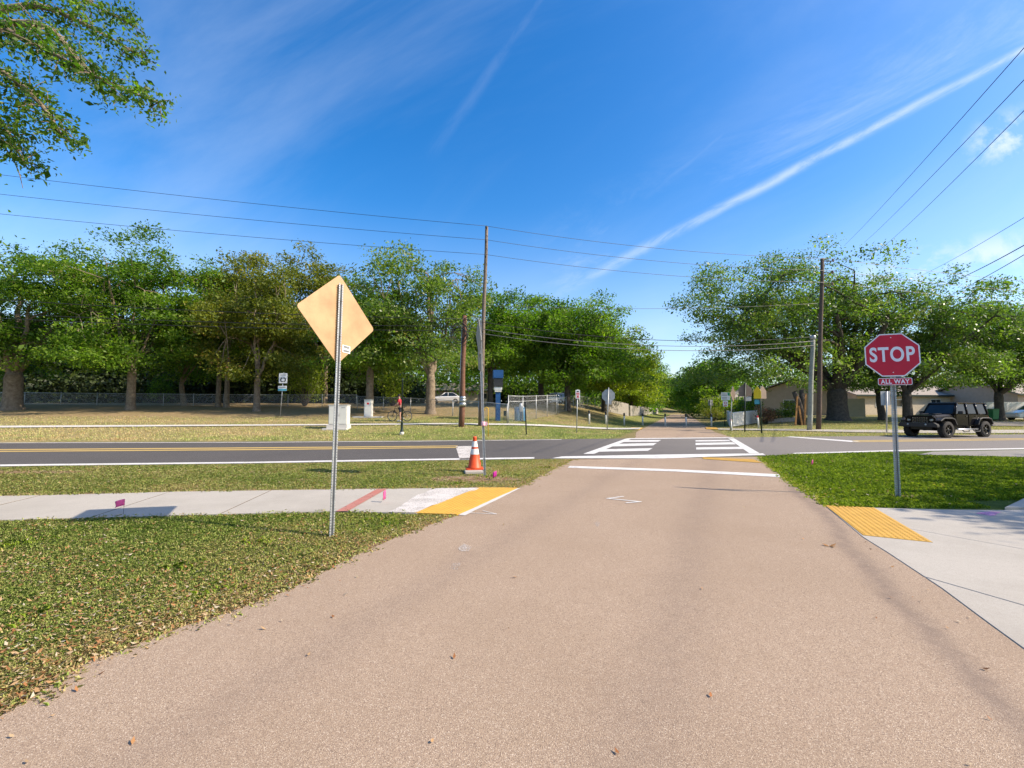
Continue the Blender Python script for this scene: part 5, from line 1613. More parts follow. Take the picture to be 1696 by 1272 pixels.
# ------------------------------------------------------------------ vehicles
def loft(mb, secs, smooth=False, cap=True):
    """sections: lists of equal point counts"""
    n = len(secs[0])
    vs = [p for s in secs for p in s]
    fs = []
    for i in range(len(secs) - 1):
        for k in range(n):
            a, b = i * n + k, i * n + (k + 1) % n
            fs.append((a, b, b + n, a + n))
    if cap:
        fs.append(tuple(reversed(range(n))))
        fs.append(tuple((len(secs) - 1) * n + k for k in range(n)))
    mb.add(vs, fs, smooth)
    return mb
def wheel_part(parent, loc, r, wdt, side, rim='rim', spokes=6, lugs=True):
    mb = MB()
    prof = [(r * 0.62, -wdt / 2), (r * 0.9, -wdt / 2), (r * 0.985, -wdt * 0.4), (r, -wdt * 0.3), (r, wdt * 0.3), (r * 0.985, wdt * 0.4), (r * 0.9, wdt / 2), (r * 0.62, wdt / 2)]
    mb.lathe(prof, 30, caps=False)
    if lugs:
        for k in range(26):
            a = 2 * math.pi * k / 26
            for s in (-1, 1):
                mb.box((r * 1.0 * math.cos(a), r * 1.0 * math.sin(a), s * wdt * 0.24), (0.03, 0.06, wdt * 0.4), Matrix.Rotation(a, 3, 'Z'))
    xf = Matrix.Translation(loc) @ Matrix.Rotation(R(90) * side, 4, 'X')
    w = mb.build('wheel', 'tyre', parent, xf=xf)
    mb = MB().lathe([(r * 0.64, -wdt * 0.42), (r * 0.62, wdt * 0.44), (r * 0.56, wdt * 0.46), (r * 0.54, wdt * 0.25), (r * 0.54, wdt * 0.12), (0.0, wdt * 0.12)], 28, caps=False)
    for k in range(spokes):
        a = 2 * math.pi * k / spokes
        rot = Matrix.Rotation(a, 3, 'Z')
        mb.box(rot @ Vector((r * 0.32, 0, wdt * 0.3)), (r * 0.5, r * 0.13, wdt * 0.16), rot)
    mb.lathe([(r * 0.16, wdt * 0.2), (r * 0.15, wdt * 0.42), (r * 0.1, wdt * 0.45), (0, wdt * 0.45)], 14)
    mb.build('rim', rim, w, xf=xf)
    return w
def jeep():
    pf, pr = G(1567, 725.3), G(1630.5, 723.9)
    h = (pf - pr).normalized()
    h = (h * 0.5 + Vector((-0.95, -0.31, 0)) * 0.5).normalized()
    yaw = math.atan2(h.y, h.x)
    left = Vector((-h.y, h.x, 0))
    org = pf - h * 1.475 - left * 0.80
    t = thing('parked_car', 'black four-door off-road car with hardtop and big tyres waiting on the road', 'car', org, yaw)
    BW = 0.76
    r = 0.43
    for x, nm in ((1.475, 'f'), (-1.475, 'r')):
        for s in (1, -1):
            wheel_part(t, (x, s * 0.80, r), r, 0.30, -s)
    # tub with rounded corners
    mb = MB()
    prof = [(-2.08, 0.66), (-2.08, 1.24), (0.72, 1.24), (0.72, 0.60), (-1.0, 0.56)]
    mb.prism(prof, (0, 0, 0), (1, 0, 0), (0, 0, 1), (0, 1, 0), -BW, BW)
    body = mb.build('body', 'jeep', t, bevel=0.045, seg=3)
    mb = MB()
    def sec(x, w, z0, z1, c=0.10):
        return [(x, -w, z0), (x, w, z0), (x, w, z1 - c), (x, w - c, z1), (x, 0, z1 + 0.02), (x, -w + c, z1), (x, -w, z1 - c)]
    loft(mb, [sec(0.715, 0.72, 0.72, 1.245), sec(1.2, 0.68, 0.72, 1.23), sec(1.75, 0.62, 0.74, 1.19), sec(2.0, 0.58, 0.76, 1.15, 0.12)])
    mb.build('hood', 'jeep', t, bevel=0.02, seg=2)
    mb = MB()
    for s in (-1, 1): mb.box((1.25, s * 0.3, 1.255), (0.5, 0.18, 0.02), Matrix.Rotation(0.06, 3, 'Y'))
    mb.build('hood_vent', 'flare', t, bevel=0.006)
    # grille with slots, headlights under an angry brow
    g = MB().prism([(-0.70, 0.72), (0.70, 0.72), (0.72, 1.02), (0.60, 1.17), (-0.60, 1.17), (-0.72, 1.02)], (2.0, 0, 0), (0, 1, 0), (0, 0, 1), (1, 0, 0), 0.0, 0.07).build('grille', 'jeep', t, bevel=0.02)
    mb = MB()
    for k in range(7):
        y = -0.33 + 0.11 * k
        mb.prism([(y - 0.032, 0.80), (y + 0.032, 0.80), (y + 0.032, 1.06), (y - 0.032, 1.06)], (2.072, 0, 0), (0, 1, 0), (0, 0, 1), (1, 0, 0), 0.0, 0.008)
    mb.build('grille_slot', 'lamp_glass' if False else 'chrome', g)
    mb = MB()
    for k in range(7):
        y = -0.33 + 0.11 * k
        mb.prism([(y - 0.026, 0.81), (y + 0.026, 0.81), (y + 0.026, 1.05), (y - 0.026, 1.05)], (2.081, 0, 0), (0, 1, 0), (0, 0, 1), (1, 0, 0), 0.0, 0.004)
    mb.build('slot_shadow', 'black', g)
    for s in (-1, 1):
        MB().lathe([(0.095, 0), (0.09, 0.02), (0.0, 0.05)], 18).build('headlight', 'lamp_glass', t, xf=Matrix.Translation((2.07, s * 0.53, 0.95)) @ Matrix.Rotation(R(90), 4, 'Y'))
        MB().prism([(-0.14, 0.0), (0.14, 0.05), (0.14, 0.13), (-0.14, 0.13)] if s > 0 else [(-0.14, 0.05), (0.14, 0.0), (0.14, 0.13), (-0.14, 0.13)], (2.06, s * 0.53, 0.97), (0, 1, 0), (0, 0, 1), (1, 0, 0), 0.0, 0.07).build('headlight_brow', 'jeep', t)
        MB().lathe([(0.055, 0), (0.05, 0.02), (0, 0.025)], 12).build('turn_signal', 'lumber', t, xf=Matrix.Translation((1.96, s * 0.80, 0.93)) @ Matrix.Rotation(R(90), 4, 'Y'))
    mb = MB().prism([(-0.93, 0.56), (0.93, 0.56), (0.93, 0.70), (0.80, 0.80), (-0.80, 0.80), (-0.93, 0.70)], (2.12, 0, 0), (0, 1, 0), (0, 0, 1), (1, 0, 0), 0.0, 0.22)
    bmp = mb.build('front_bumper', 'flare', t, bevel=0.025)
    for s in (-1, 1): MB().lathe([(0.05, 0), (0.045, 0.015), (0, 0.02)], 12).build('fog_light', 'lamp_glass', bmp, xf=Matrix.Translation((2.341, s * 0.42, 0.70)) @ Matrix.Rotation(R(90), 4, 'Y'))
    MB().bbox(-2.22, -2.085, -0.85, 0.85, 0.58, 0.76).build('rear_bumper', 'flare', t, bevel=0.025)
    # flared fenders
    for s in (-1, 1):
        for x, fr in ((1.475, True), (-1.475, False)):
            arc = [(-0.66, 0.70), (-0.52, 0.99), (-0.30, 1.06), (0.32, 1.06), (0.60, 0.92)] if fr else [(-0.60, 0.74), (-0.46, 1.00), (-0.26, 1.06), (0.28, 1.06), (0.50, 0.98), (0.66, 0.70)]
            inner = [(a * 0.92, b - 0.055) for a, b in arc]
            y0, y1 = (0.56 if fr else 0.755), 0.97
            mb = MB()
            vs, n = [], len(arc)
            for y in (y0, y1):
                vs += [(x + a, s * y, b) for a, b in arc] + [(x + a, s * y, b) for a, b in inner]
            fs = []
            for k in range(n - 1):
                fs += [(k, k + 1, 2 * n + k + 1, 2 * n + k), (n + k, 3 * n + k, 3 * n + k + 1, n + k + 1), (2 * n + k, 2 * n + k + 1, 3 * n + k + 1, 3 * n + k), (k, n + k, n + k + 1, k + 1)]
            fs += [(0, 2 * n, 3 * n, n), (n - 1, 2 * n - 1, 4 * n - 1, 3 * n - 1)]
            mb.add(vs, fs)
            mb.build('fender_flare', 'flare', t, bevel=0.012, seg=1)
        MB().bbox(1.0, 1.95, s * 0.45 - 0.2, s * 0.45 + 0.2, 0.55, 0.72).build('inner_fender', 'black', t)
    # hardtop: roof, pillars and glass
    zb, zr = 1.235, 1.84
    wb, wr = 0.735, 0.64
    mb = MB()
    mb.prism([(-2.02, zr - 0.05), (-2.02, zr + 0.03), (0.22, zr + 0.045), (0.34, zr - 0.02), (0.30, zr - 0.05)], (0, 0, 0), (1, 0, 0), (0, 0, 1), (0, 1, 0), -wr - 0.02, wr + 0.02)
    mb.build('roof', 'jeep', t, bevel=0.03, seg=3)
    def pil(xa, xb, w=0.09):
        for s in (-1, 1):
            mb = MB()
            a0, b0 = Vector((xa, s * wb, zb)), Vector((xb, s * wr, zr - 0.02))
            mb.tube([a0 - Vector((0, 0, 0.02)), b0], w / 2 * 1.2, 6)
            mb.build('pillar', 'jeep', t)
    pil(0.62, 0.24, 0.07); pil(-0.36, -0.40, 0.10); pil(-1.20, -1.16, 0.10); pil(-2.0, -1.95, 0.10)
    # windscreen
    mb = MB()
    ws = [(0.655, -0.70, zb + 0.02), (0.655, 0.70, zb + 0.02), (0.285, 0.60, zr - 0.06), (0.285, -0.60, zr - 0.06)]
    mb.add([Vector(p) for p in ws] + [Vector(p) - Vector((0.02, 0, 0.012)) for p in ws], [(0, 1, 2, 3), (7, 6, 5, 4), (0, 4, 5, 1), (1, 5, 6, 2), (2, 6, 7, 3), (3, 7, 4, 0)])
    mb.build('windscreen', 'glass', t)
    mb = MB()
    for p, q in ((ws[0], ws[1]), (ws[1], ws[2]), (ws[2], ws[3]), (ws[3], ws[0])): mb.tube([p, q], 0.035, 6)
    mb.build('windscreen_frame', 'jeep', t)
    for s in (-1, 1):
        for xa, xb, xc, xd, doorx in ((0.50, -0.32, -0.36, 0.20, 0), (-0.42, -1.14, -1.12, -0.44, 0), (-1.26, -1.94, -1.90, -1.22, 1)):
            q = [Vector((xa, s * (wb + 0.004), zb + 0.03)), Vector((xb, s * (wb + 0.004), zb + 0.03)), Vector((xc, s * (wr + 0.008), zr - 0.07)), Vector((xd, s * (wr + 0.008), zr - 0.07))]
            mb = MB()
            off = Vector((0, -s * 0.02, 0))
            mb.add(q + [p + off for p in q], [(0, 1, 2, 3), (7, 6, 5, 4), (0, 4, 5, 1), (1, 5, 6, 2), (2, 6, 7, 3), (3, 7, 4, 0)])
            mb.build('side_window', 'side_glass' if 'side_glass' in M else 'glass', t)
        for x0, x1 in ((-0.36, 0.60), (-1.12, -0.40)):
            d = MB().prism([(x0 + 0.02, 0.64), (x1 - 0.02, 0.64), (x1 - 0.02, 1.225), (x0 + 0.02, 1.225)] if x0 > -1 else [(x0 + 0.22, 0.64), (x1 - 0.02, 0.64), (x1 - 0.02, 1.225), (x0 + 0.02, 1.225), (x0 + 0.02, 0.95)], (0, 0, 0), (1, 0, 0), (0, 0, 1), (0, 1, 0), s * BW, s * (BW + 0.022)).build('door', 'jeep', t, bevel=0.012)
            MB().box((x0 + 0.14, s * (BW + 0.036), 1.13), (0.14, 0.03, 0.04)).build('handle', 'flare', d, bevel=0.008)
        MB().box((0.42, s * 0.90, 1.33), (0.09, 0.22, 0.16)).tube([(0.46, s * 0.76, 1.25), (0.44, s * 0.85, 1.29)], 0.03, 6).build('mirror', 'flare', t, bevel=0.015)
        MB().tube([(0.72, s * 0.86, 0.47), (0.72, s * 0.90, 0.44), (-0.86, s * 0.90, 0.44), (-0.86, s * 0.86, 0.47)], 0.038, 8).bbox(-0.30, -0.26, s * 0.83 - 0.07, s * 0.83 + 0.07, 0.44, 0.60).build('side_step', 'chrome', t)
        mb = MB()
        for x0 in (0.1, -0.75): mb.tube([(x0 + 0.28, s * 0.9, 0.42), (x0 + 0.2, s * 0.94, 0.32), (x0 - 0.2, s * 0.94, 0.32), (x0 - 0.28, s * 0.9, 0.42)], 0.025, 6)
        mb.build('drop_step', 'flare', t)
        MB().bbox(-2.115, -2.082, s * 0.66 - 0.07, s * 0.66 + 0.07, 0.95, 1.15).build('tail_light', 'red_sign', t, bevel=0.01)
    MB().bbox(-2.05, 2.0, -0.5, 0.5, 0.42, 0.60).build('chassis', 'black', t)
    for x in (1.475, -1.475): MB().tube([(x, -0.75, 0.42), (x, 0.75, 0.42)], 0.06, 8).build('axle', 'black', t)
    sp = wheel_part(t, (-2.30, 0, 1.02), 0.40, 0.26, 1)
    sp.name = 'spare_wheel'
    for o in (sp, *sp.children): o.data.transform(Matrix.Translation((-2.30, 0, 1.02)) @ Matrix.Rotation(R(90), 4, 'Z') @ Matrix.Translation((2.30, 0, -1.02)))
    return t
M['side_glass'] = pmat('tinted side glass', (0.02, 0.021, 0.022), 0.12, 0, 0.2, 2, spec=0.22)
jeep()
def car(label, loc, yaw, paint, suv=False):
    t = thing('parked_car', label, 'car', loc, yaw)
    k = 1.12 if suv else 1.0
    W_ = 0.86
    def sec(x, z0, z1, w, c=0.10): return [(x, -w, z0 + .1), (x, -w + .08, z0), (x, w - .08, z0), (x, w, z0 + .1), (x, w, z1 - c), (x, w - c, z1), (x, -w + c, z1), (x, -w, z1 - c)]
    mb = MB()
    loft(mb, [sec(2.2, .35, .62, .66), sec(2.05, .25, .74, .80), sec(1.2, .22, .90 * k, W_), sec(.6, .22, .97 * k, W_), sec(-1.5, .22, 1.0 * k, W_), sec(-2.0, .25, .98 * k, .82), sec(-2.2, .38, .85 * k, .72)])
    mb.build('body', paint, t, bevel=0.03)
    def g(x, z, w): return [(x, -w, z), (x, w, z)]
    zr = 1.45 * k
    mb = MB()
    pts = [(0.75, .95 * k, .76), (0.05, zr, .60), (-1.0 if not suv else -1.7, zr, .60), (-1.75 if not suv else -2.05, .98 * k, .74)]
    vs = [(x, -w, z) for x, z, w in pts] + [(x, w, z) for x, z, w in pts]
    mb.add(vs, [(0, 1, 2, 3), (7, 6, 5, 4), (0, 4, 5, 1), (1, 5, 6, 2), (2, 6, 7, 3)])
    cab = mb.build('window', 'glass', t)
    mb = MB().prism([(0.12, zr - .03), (0.0, zr + .03), (pts[2][0] + .02, zr + .03), (pts[2][0] - .12, zr - .04)], (0, 0, 0), (1, 0, 0), (0, 0, 1), (0, 1, 0), -.62, .62)
    mb.build('roof', paint, t, bevel=0.02)
    for s in (-1, 1):
        mb = MB()
        for a, b in ((pts[0], pts[1]), (pts[2], pts[3])): mb.tube([(a[0], s * a[2], a[1]), (b[0], s * b[2], b[1])], .045, 6)
        mb.tube([(-.35, s * .75, .98 * k), (-.35, s * .61, zr)], .04, 6)
        mb.build('pillar', paint, t)
        MB().box((2.08, s * .6, .66), (.2, .26, .12)).build('headlight', 'lamp_glass', t, bevel=.03)
        MB().box((-2.1, s * .62, .78), (.14, .2, .16)).build('tail_light', 'red_sign', t, bevel=.03)
        for x in (1.35, -1.35): wheel_part(t, (x, s * .78, .33), .33, .2, -s, 'chrome', 5, False)
    return t
car('white car parked behind the fence beside the forked oak', place_d(738, 62), R(185), 'car_white')
car('dark car parked beyond the trailside mesh fence in tree shade', place_d(928, 70), R(-60), 'car_grey', True)
car('pale car cut off by the right edge in front of the vinyl fence', place_d(1712, 45), R(175), 'car_white', True)

# ------------------------------------------------------------------ trees
def leaf_quads(cent, nper, sig, size, rng, up=0.6, tint_c=None):
    """rhombic leaves scattered round clump centres"""
    n = len(cent) * nper
    C = np.repeat(cent, nper, axis=0) + np.clip(rng.normal(size=(n, 3)), -1.7, 1.7) * np.array(sig)
    nrm = rng.normal(size=(n, 3)) + np.array([0, 0, up])
    nrm /= np.linalg.norm(nrm, axis=1)[:, None]
    a = rng.normal(size=(n, 3))
    a -= nrm * (a * nrm).sum(1)[:, None]
    a /= np.linalg.norm(a, axis=1)[:, None]
    b = np.cross(nrm, a)
    L_ = size * np.exp(rng.normal(size=n) * 0.32)[:, None]
    W_ = L_ * rng.uniform(0.42, 0.62, n)[:, None]
    bend = nrm * L_ * 0.12
    V = np.stack([C - a * L_ * 0.5 - bend, C + b * W_ * 0.5, C + a * L_ * 0.5 - bend, C - b * W_ * 0.5], 1).reshape(-1, 3)
    if tint_c is None: tint_c = rng.uniform(0.15, 0.7, len(cent))
    t = np.clip(np.repeat(tint_c, nper) + rng.normal(size=n) * 0.2, 0, 1)
    return V, t
def curve_pts(p, q, bow, n=6, rr=None):
    rr = rr or random
    p, q = Vector(p), Vector(q)
    m = p.lerp(q, 0.5) + bow
    out = []
    for k in range(n + 1):
        s = k / n
        v = p * (1 - s) ** 2 + m * 2 * s * (1 - s) + q * s * s
        if 0 < k < n: v = v + Vector((rr.uniform(-1, 1), rr.uniform(-1, 1), rr.uniform(-1, 1))) * (q - p).length * 0.018
        out.append(v)
    return out
def oak_mesh(seed, W_, Ht, th, tr_, nl, K, per, leaf='leaf', bark='bark', size=0.2, lean=(0, 0), off=(0, 0), low=0.55, sig=0.62, forks=None, open_=0.0, Dp=None):
    """W_ crown width, Ht height, th trunk height, tr_ trunk radius, nl limbs, K leaf clumps"""
    rr = random.Random(seed)
    rng = np.random.default_rng(seed)
    mb = MB()
    tr_ = tr_ * (0.72 if tr_ < 0.6 else 0.95)
    top = Vector((lean[0], lean[1], th))
    mb.tube([Vector((0, 0, -0.35)), Vector((0, 0, 0.05)), Vector((lean[0] * .1, 0, 0.35)), top * 0.55, top * 0.85, top + Vector((0, 0, .15))], [tr_ * 1.75, tr_ * 1.4, tr_ * 1.12, tr_ * 0.98, tr_ * 1.0, tr_ * 0.8], 10)
    cb = th * low
    cz = (Ht + cb) / 2
    rz = (Ht - cb) / 2
    rx = W_ / 2 * 1.13
    ry = (Dp or W_) / 2 * 1.1
    rz *= 1.12
    cen = Vector((off[0] + lean[0], off[1] + lean[1], cz))
    airy = 0.72 if leaf == 'leaf_grey' else 1.0
    K, per, size = int(K * 1.08 * airy), int(per * 2.5 * airy), size * 0.98
    open_ = max(open_, 0.3)
    nodes = []          # (point, radius) available for attaching
    def limb(p, q, r0, r1, bow, keep=0.3, n=7):
        pts = curve_pts(p, q, bow, n, rr)
        rad = [r0 + (r1 - r0) * (k / n) ** 0.8 for k in range(n + 1)]
        mb.tube(pts, rad, 7 if r0 > 0.1 else 5, False)
        for k in range(n + 1):
            if k / n >= keep: nodes.append((pts[k], rad[k]))
        return pts
    for i in range(nl):
        a = 2 * math.pi * (i + rr.uniform(-.3, .3)) / nl + seed
        el = rr.uniform(0.05, 1.15) if i % 3 else rr.uniform(0.9, 1.45)
        if forks and i < len(forks): a, el = forks[i]
        d = Vector((math.cos(a) * math.cos(el) * rx, math.sin(a) * math.cos(el) * ry, math.sin(el) * rz))
        q = cen + d * rr.uniform(0.45, 0.66) + Vector((0, 0, -rz * 0.12))
        q.z = max(q.z, th * 0.9)
        ll = (q - top).length
        bow = Vector((d.x * 0.12, d.y * 0.12, ll * (0.10 if el < 0.7 else 0.02)))
        r0 = tr_ * rr.uniform(0.42, 0.62)
        pts = limb(top + Vector((0, 0, -0.1)), q, r0, r0 * 0.32, bow, 0.35, 8)
        for j in range(3):
            k = rr.randint(3, 7)
            p = pts[k]
            v = Vector((rr.gauss(0, 1) * rx, rr.gauss(0, 1) * ry, rr.gauss(0.25, .8) * rz)) * 0.36 + d * 0.28
            e = p + v
            e.z = max(e.z, cb + 0.6)
            r_ = e - cen
            el_ = math.sqrt((r_.x / rx) ** 2 + (r_.y / ry) ** 2 + (r_.z / rz) ** 2)
            if el_ > 0.62: e = cen + r_ * (0.62 / el_)
            limb(p, e, r0 * 0.36, r0 * 0.13, Vector((0, 0, v.length * .08)), 0.25, 6)
    # clump centres fill the outer shell of a lumpy ellipsoid
    cents, tints = [], []
    tries = 0
    while len(cents) < K and tries < K * 30:
        tries += 1
        v = Vector((rr.gauss(0, 1), rr.gauss(0, 1), rr.gauss(0, 1))).normalized()
        lump = 0.80 + 0.5 * mnoise.noise(v * 1.9 + Vector((seed * 3.1, 0, 0))) + 0.3 * mnoise.noise(v * 4.1 + Vector((0, seed * 1.7, 0)))
        rad = (rr.random() ** 0.42) * lump
        if v.z < -0.15: rad = lump * rr.uniform(0.35, 1.0)
        p = cen + Vector((v.x * rx, v.y * ry, v.z * rz)) * rad
        if p.z < cb: continue
        if open_ and mnoise.noise(p * 0.5 + Vector((seed, 0, 5))) < -0.18 + open_ * 0.3: continue
        cents.append(p)
        tints.append(min(0.95, max(0.05, 0.42 + 0.42 * mnoise.noise(p * 0.55 + Vector((0, 0, seed))) + rr.gauss(0, .07))))
    for k in range(int(K * 0.12)):          # low outer sprays
        a = rr.uniform(0, 2 * math.pi)
        f_ = rr.uniform(0.5, 1.0) * (0.85 + 0.3 * mnoise.noise(Vector((math.cos(a) * 1.5, math.sin(a) * 1.5, seed))))
        p = Vector((cen.x + math.cos(a) * rx * f_, cen.y + math.sin(a) * ry * f_, cb + 0.75 + rr.uniform(0.0, 0.3) * rz * (1.3 - f_) * 1.6))
        cents.append(p)
        tints.append(min(0.95, max(0.1, 0.5 + 0.3 * mnoise.noise(p * 0.6) + rr.gauss(0, .08))))
    NP = np.array([[*n_[0]] for n_ in nodes])
    for p in cents:
        if rr.random() < 0.6:
            d2 = ((NP - np.array(p)) ** 2).sum(1)
            k = int(d2.argmin())
            q, r0 = nodes[k]
            if 0.04 < d2[k] < 7.0: mb.tube(curve_pts(q, p, Vector((0, 0, 0.1)), 3, rr), [min(r0, 0.05), 0.035, 0.025, 0.012], 4, False)
    C = np.array([[*p] for p in cents])
    V, t = leaf_quads(C, per, (sig * 0.98, sig * 0.98, sig * 0.46), size, rng, 1.0, np.array(tints))
    tm = bpy.data.meshes.new('trunk')
    tm.from_pydata(mb.v, [], mb.f)
    tm.polygons.foreach_set('use_smooth', mb.sm)
    tm.materials.append(M[bark])
    cm = np_mesh('crown', V, 4, leaf, t)
    return tm, cm
def tree(name, label, loc, meshes, rz=0.0, group=None, sc=None):
    t = thing(name, label, 'tree', loc, rz, group)
    if sc: t.scale = sc
    link('trunk', meshes[0], t)
    link('crown', meshes[1], t)
    return t
def oak_px(name, label, px, D, x0, x1, ty, th, tr_, seed, leaf='leaf', bark='bark', nl=6, K=150, per=75, low=0.55, size=0.2, sig=0.62, forks=None, open_=0.0, lean=(0, 0), group=None, Dp=None):
    b = place_d(px, D)
    m = D / F
    W_ = (x1 - x0) * m
    Ht = CAMH + (678 - ty) * m - b.z
    off = (((x0 + x1) / 2 - px) * m - lean[0], 0)
    return tree(name, label, b, oak_mesh(seed, W_, Ht, th, tr_, nl, K, per, leaf, bark, size, lean, off, low, sig, forks, open_, Dp))
oak_px('oak_tree', 'massive multi-trunked oak cut by the left edge behind the road', 20, 37, -140, 150, 385, 3.0, 0.62, 21, nl=7, K=230, per=75, low=0.75, forks=[(2.6, .5), (.3, .5)])
oak_px('oak_tree', 'tallest left oak with a straight pale trunk and low leafy sprays', 216, 38, 88, 335, 376, 3.4, 0.42, 22, nl=8, K=260, per=75, low=0.72)
oak_px('oak_tree', 'leaning V-shaped oak behind the left fence, right of the tallest oak', 304, 43, 250, 400, 452, 2.0, 0.3, 23, 'leaf', 'bark', 5, 110, 70, 1.0, lean=(-0.3, 0), forks=[(2.9, .9), (.1, 1.2)])
oak_px('oak_tree', 'slender oak, left one of two close straight trunks by the left fence', 361, 41.5, 300, 400, 440, 4.2, 0.27, 24, 'leaf', 'bark', 5, 90, 65, 0.9)
oak_px('oak_tree', 'slender oak, right one of two close straight trunks by the left fence', 375, 41, 325, 445, 408, 4.4, 0.28, 25, 'leaf_olive', 'bark', 5, 105, 65, 0.9)
oak_px('oak_tree', 'yellowish olive oak with forked trunk left of the route sign', 425, 37.5, 345, 520, 428, 2.9, 0.33, 26, 'leaf_olive', 'bark', 6, 150, 70, 0.8, forks=[(.3, .7), (2.5, 1.0)])
oak_px('oak_tree', 'brownish olive oak standing behind the tan diamond sign', 538, 47, 425, 615, 398, 4.2, 0.3, 27, 'leaf_olive', 'bark', 6, 150, 75, 0.75, size=0.22, open_=0.25)
oak_px('oak_tree', 'oak with thick grey trunk behind the narrow cream cabinet', 612, 37, 530, 690, 455, 3.6, 0.42, 28, 'leaf', 'bark', 6, 150, 75, 0.7)
oak_px('oak_tree', 'big forked oak behind the cyclist with two wide limbs', 713, 36.5, 575, 818, 397, 3.0, 0.50, 29, 'leaf_grey', 'bark', 7, 250, 75, 1.0, forks=[(2.75, .62), (.35, .72), (1.2, 1.2)], open_=0.1)
oak_px('oak_tree', 'shaded oak behind the blue pillar and tall weathered pole', 812, 46, 745, 905, 476, 3.0, 0.38, 30, 'leaf', 'bark_dark', 6, 170, 75, 0.95, forks=[(.4, .6), (2.6, .6)])
oak_px('oak_tree', 'tall bushy oak with dark trunk behind the tall mesh fence', 896, 50, 828, 1000, 478, 3.2, 0.42, 31, 'leaf', 'bark_dark', 6, 210, 75, 0.8, size=0.22)
oak_px('oak_tree', 'dense oak with low twisting trunk left of the red-lettered sign', 940, 46, 880, 1062, 500, 2.6, 0.40, 32, 'leaf', 'bark_dark', 6, 220, 75, 0.9, forks=[(.5, .5), (2.8, .5)])
oak_px('oak_tree', 'bright green oak behind the grey octagon sign back', 1000, 58, 940, 1085, 548, 2.4, 0.35, 33, 'leaf_fresh', 'bark_dark', 6, 190, 75, 0.8, size=0.24)
for k, (px, D, x0, x1, ty, lab) in enumerate(((1046, 72, 985, 1100, 572, 'first of the bright receding trees on the left side of the trail'), (1066, 90, 1012, 1108, 592, 'second of the bright receding trees on the left side of the trail'),
                                              (1080, 112, 1035, 1112, 606, 'third of the bright receding trees on the left side of the trail'), (1091, 142, 1055, 1118, 618, 'fourth and farthest tree in the row left of the trail'))):
    oak_px('oak_tree', lab, px, D, x0, x1, ty, 2.2, 0.3, 40 + k, 'leaf_fresh' if k % 2 == 0 else 'leaf', 'bark_dark', 5, 150, 60, 0.7, size=0.3, sig=0.8, group=None)
oak_px('oak_tree', 'huge spreading live oak with massive trunk right of the trail', 1387, 43, 1112, 1545, 404, 2.9, 0.85, 51, 'leaf_grey', 'bark_dark', 11, 640, 84, 0.95, 0.2, 0.7, forks=[(2.95, .35), (2.6, .75), (.25, .25), (.5, .8), (1.8, 1.2), (3.3, .9), (-.3, .6)], open_=0.34, Dp=19)
oak_px('oak_tree', 'spreading oak with arching limbs behind the black car', 1503, 41, 1440, 1700, 452, 2.6, 0.50, 52, 'leaf_grey', 'bark_dark', 7, 300, 78, 1.05, 0.2, 0.62, forks=[(.2, .25), (3.0, .3), (.6, .75)], open_=0.25, Dp=14)
oak_px('oak_tree', 'oak at the right edge with low limb over the white vinyl fence', 1655, 44, 1575, 1830, 490, 2.6, 0.48, 53, 'leaf', 'bark_dark', 7, 260, 75, 1.05, 0.2, 0.62, forks=[(.3, .4), (2.9, .35)], open_=0.1, Dp=14)
oak_px('oak_tree', 'leaning dark oak trunk close behind the pale rectangular sign back', 1461, 44, 1400, 1520, 560, 2.2, 0.42, 54, 'leaf_grey', 'bark_dark', 4, 60, 70, 1.1, lean=(-0.25, 0))
for k, (px, D, x0, x1, ty, lab) in enumerate(((1178, 78, 1118, 1250, 585, 'dark bushy tree right of the trail behind the small pale sign'), (1158, 105, 1108, 1205, 610, 'dark tree further along the right side of the trail'), (1146, 140, 1118, 1178, 632, 'farthest dark tree on the right side of the trail'))):
    oak_px('oak_tree', lab, px, D, x0, x1, ty, 1.8, 0.3, 60 + k, 'leaf', 'bark_dark', 5, 170, 60, 0.35, size=0.3, sig=0.85)

# shrubs
def shrub(label, loc, w_, h_, mat, seed, K=26, per=60, size=0.12, name='shrub'):
    rr = random.Random(seed)
    rng = np.random.default_rng(seed)
    t = thing(name, label, 'shrub', loc)
    cs = []
    mb = MB()
    for k in range(K):
        v = Vector((rr.gauss(0, 1), rr.gauss(0, 1), rr.gauss(0, 1))).normalized() * rr.uniform(0.4, 1.0)
        p = Vector((v.x * w_ / 2, v.y * w_ / 2, h_ * 0.52 + v.z * h_ * 0.45))
        cs.append([*p])
        mb.tube(curve_pts((v.x * .06, v.y * .06, -0.1), p, Vector((0, 0, .1)), 3, rr), [0.02, 0.016, 0.012, 0.006], 4, False)
    V, tt = leaf_quads(np.array(cs), per, (w_ * .13, w_ * .13, h_ * .1), size, rng, 0.6)
    mb.build('stem', 'bark_dark', t, normals=False)
    link('foliage', np_mesh('foliage', V, 4, mat, tt), t)
    return t
shrub('yellow-green rounded shrub in front of the tan gabled house', place_d(1309, 44.5), 2.0, 1.9, 'leaf_fresh', 71)
shrub('rust-tinged flowering shrub at the end of the white picket fence', place_d(1267, 42), 2.2, 1.6, 'flower', 72)
shrub('low grey-green shrub in the flower bed before the tan house', place_d(1288, 44.5), 2.2, 1.2, 'leaf_grey', 73)
shrub('leggy dark shrub between the picket fence and the tan house', place_d(1247, 46), 1.6, 2.9, 'leaf', 74)
shrub('pale clipped mound beside the trail, left of the white picket fence', place_d(1181, 58), 3.0, 1.7, 'leaf_olive', 75, 34)
shrub('light green small tree-like shrub above the small pale sign', place_d(1190, 62), 5.0, 3.6, 'leaf_fresh', 76, 44, 70, 0.18)
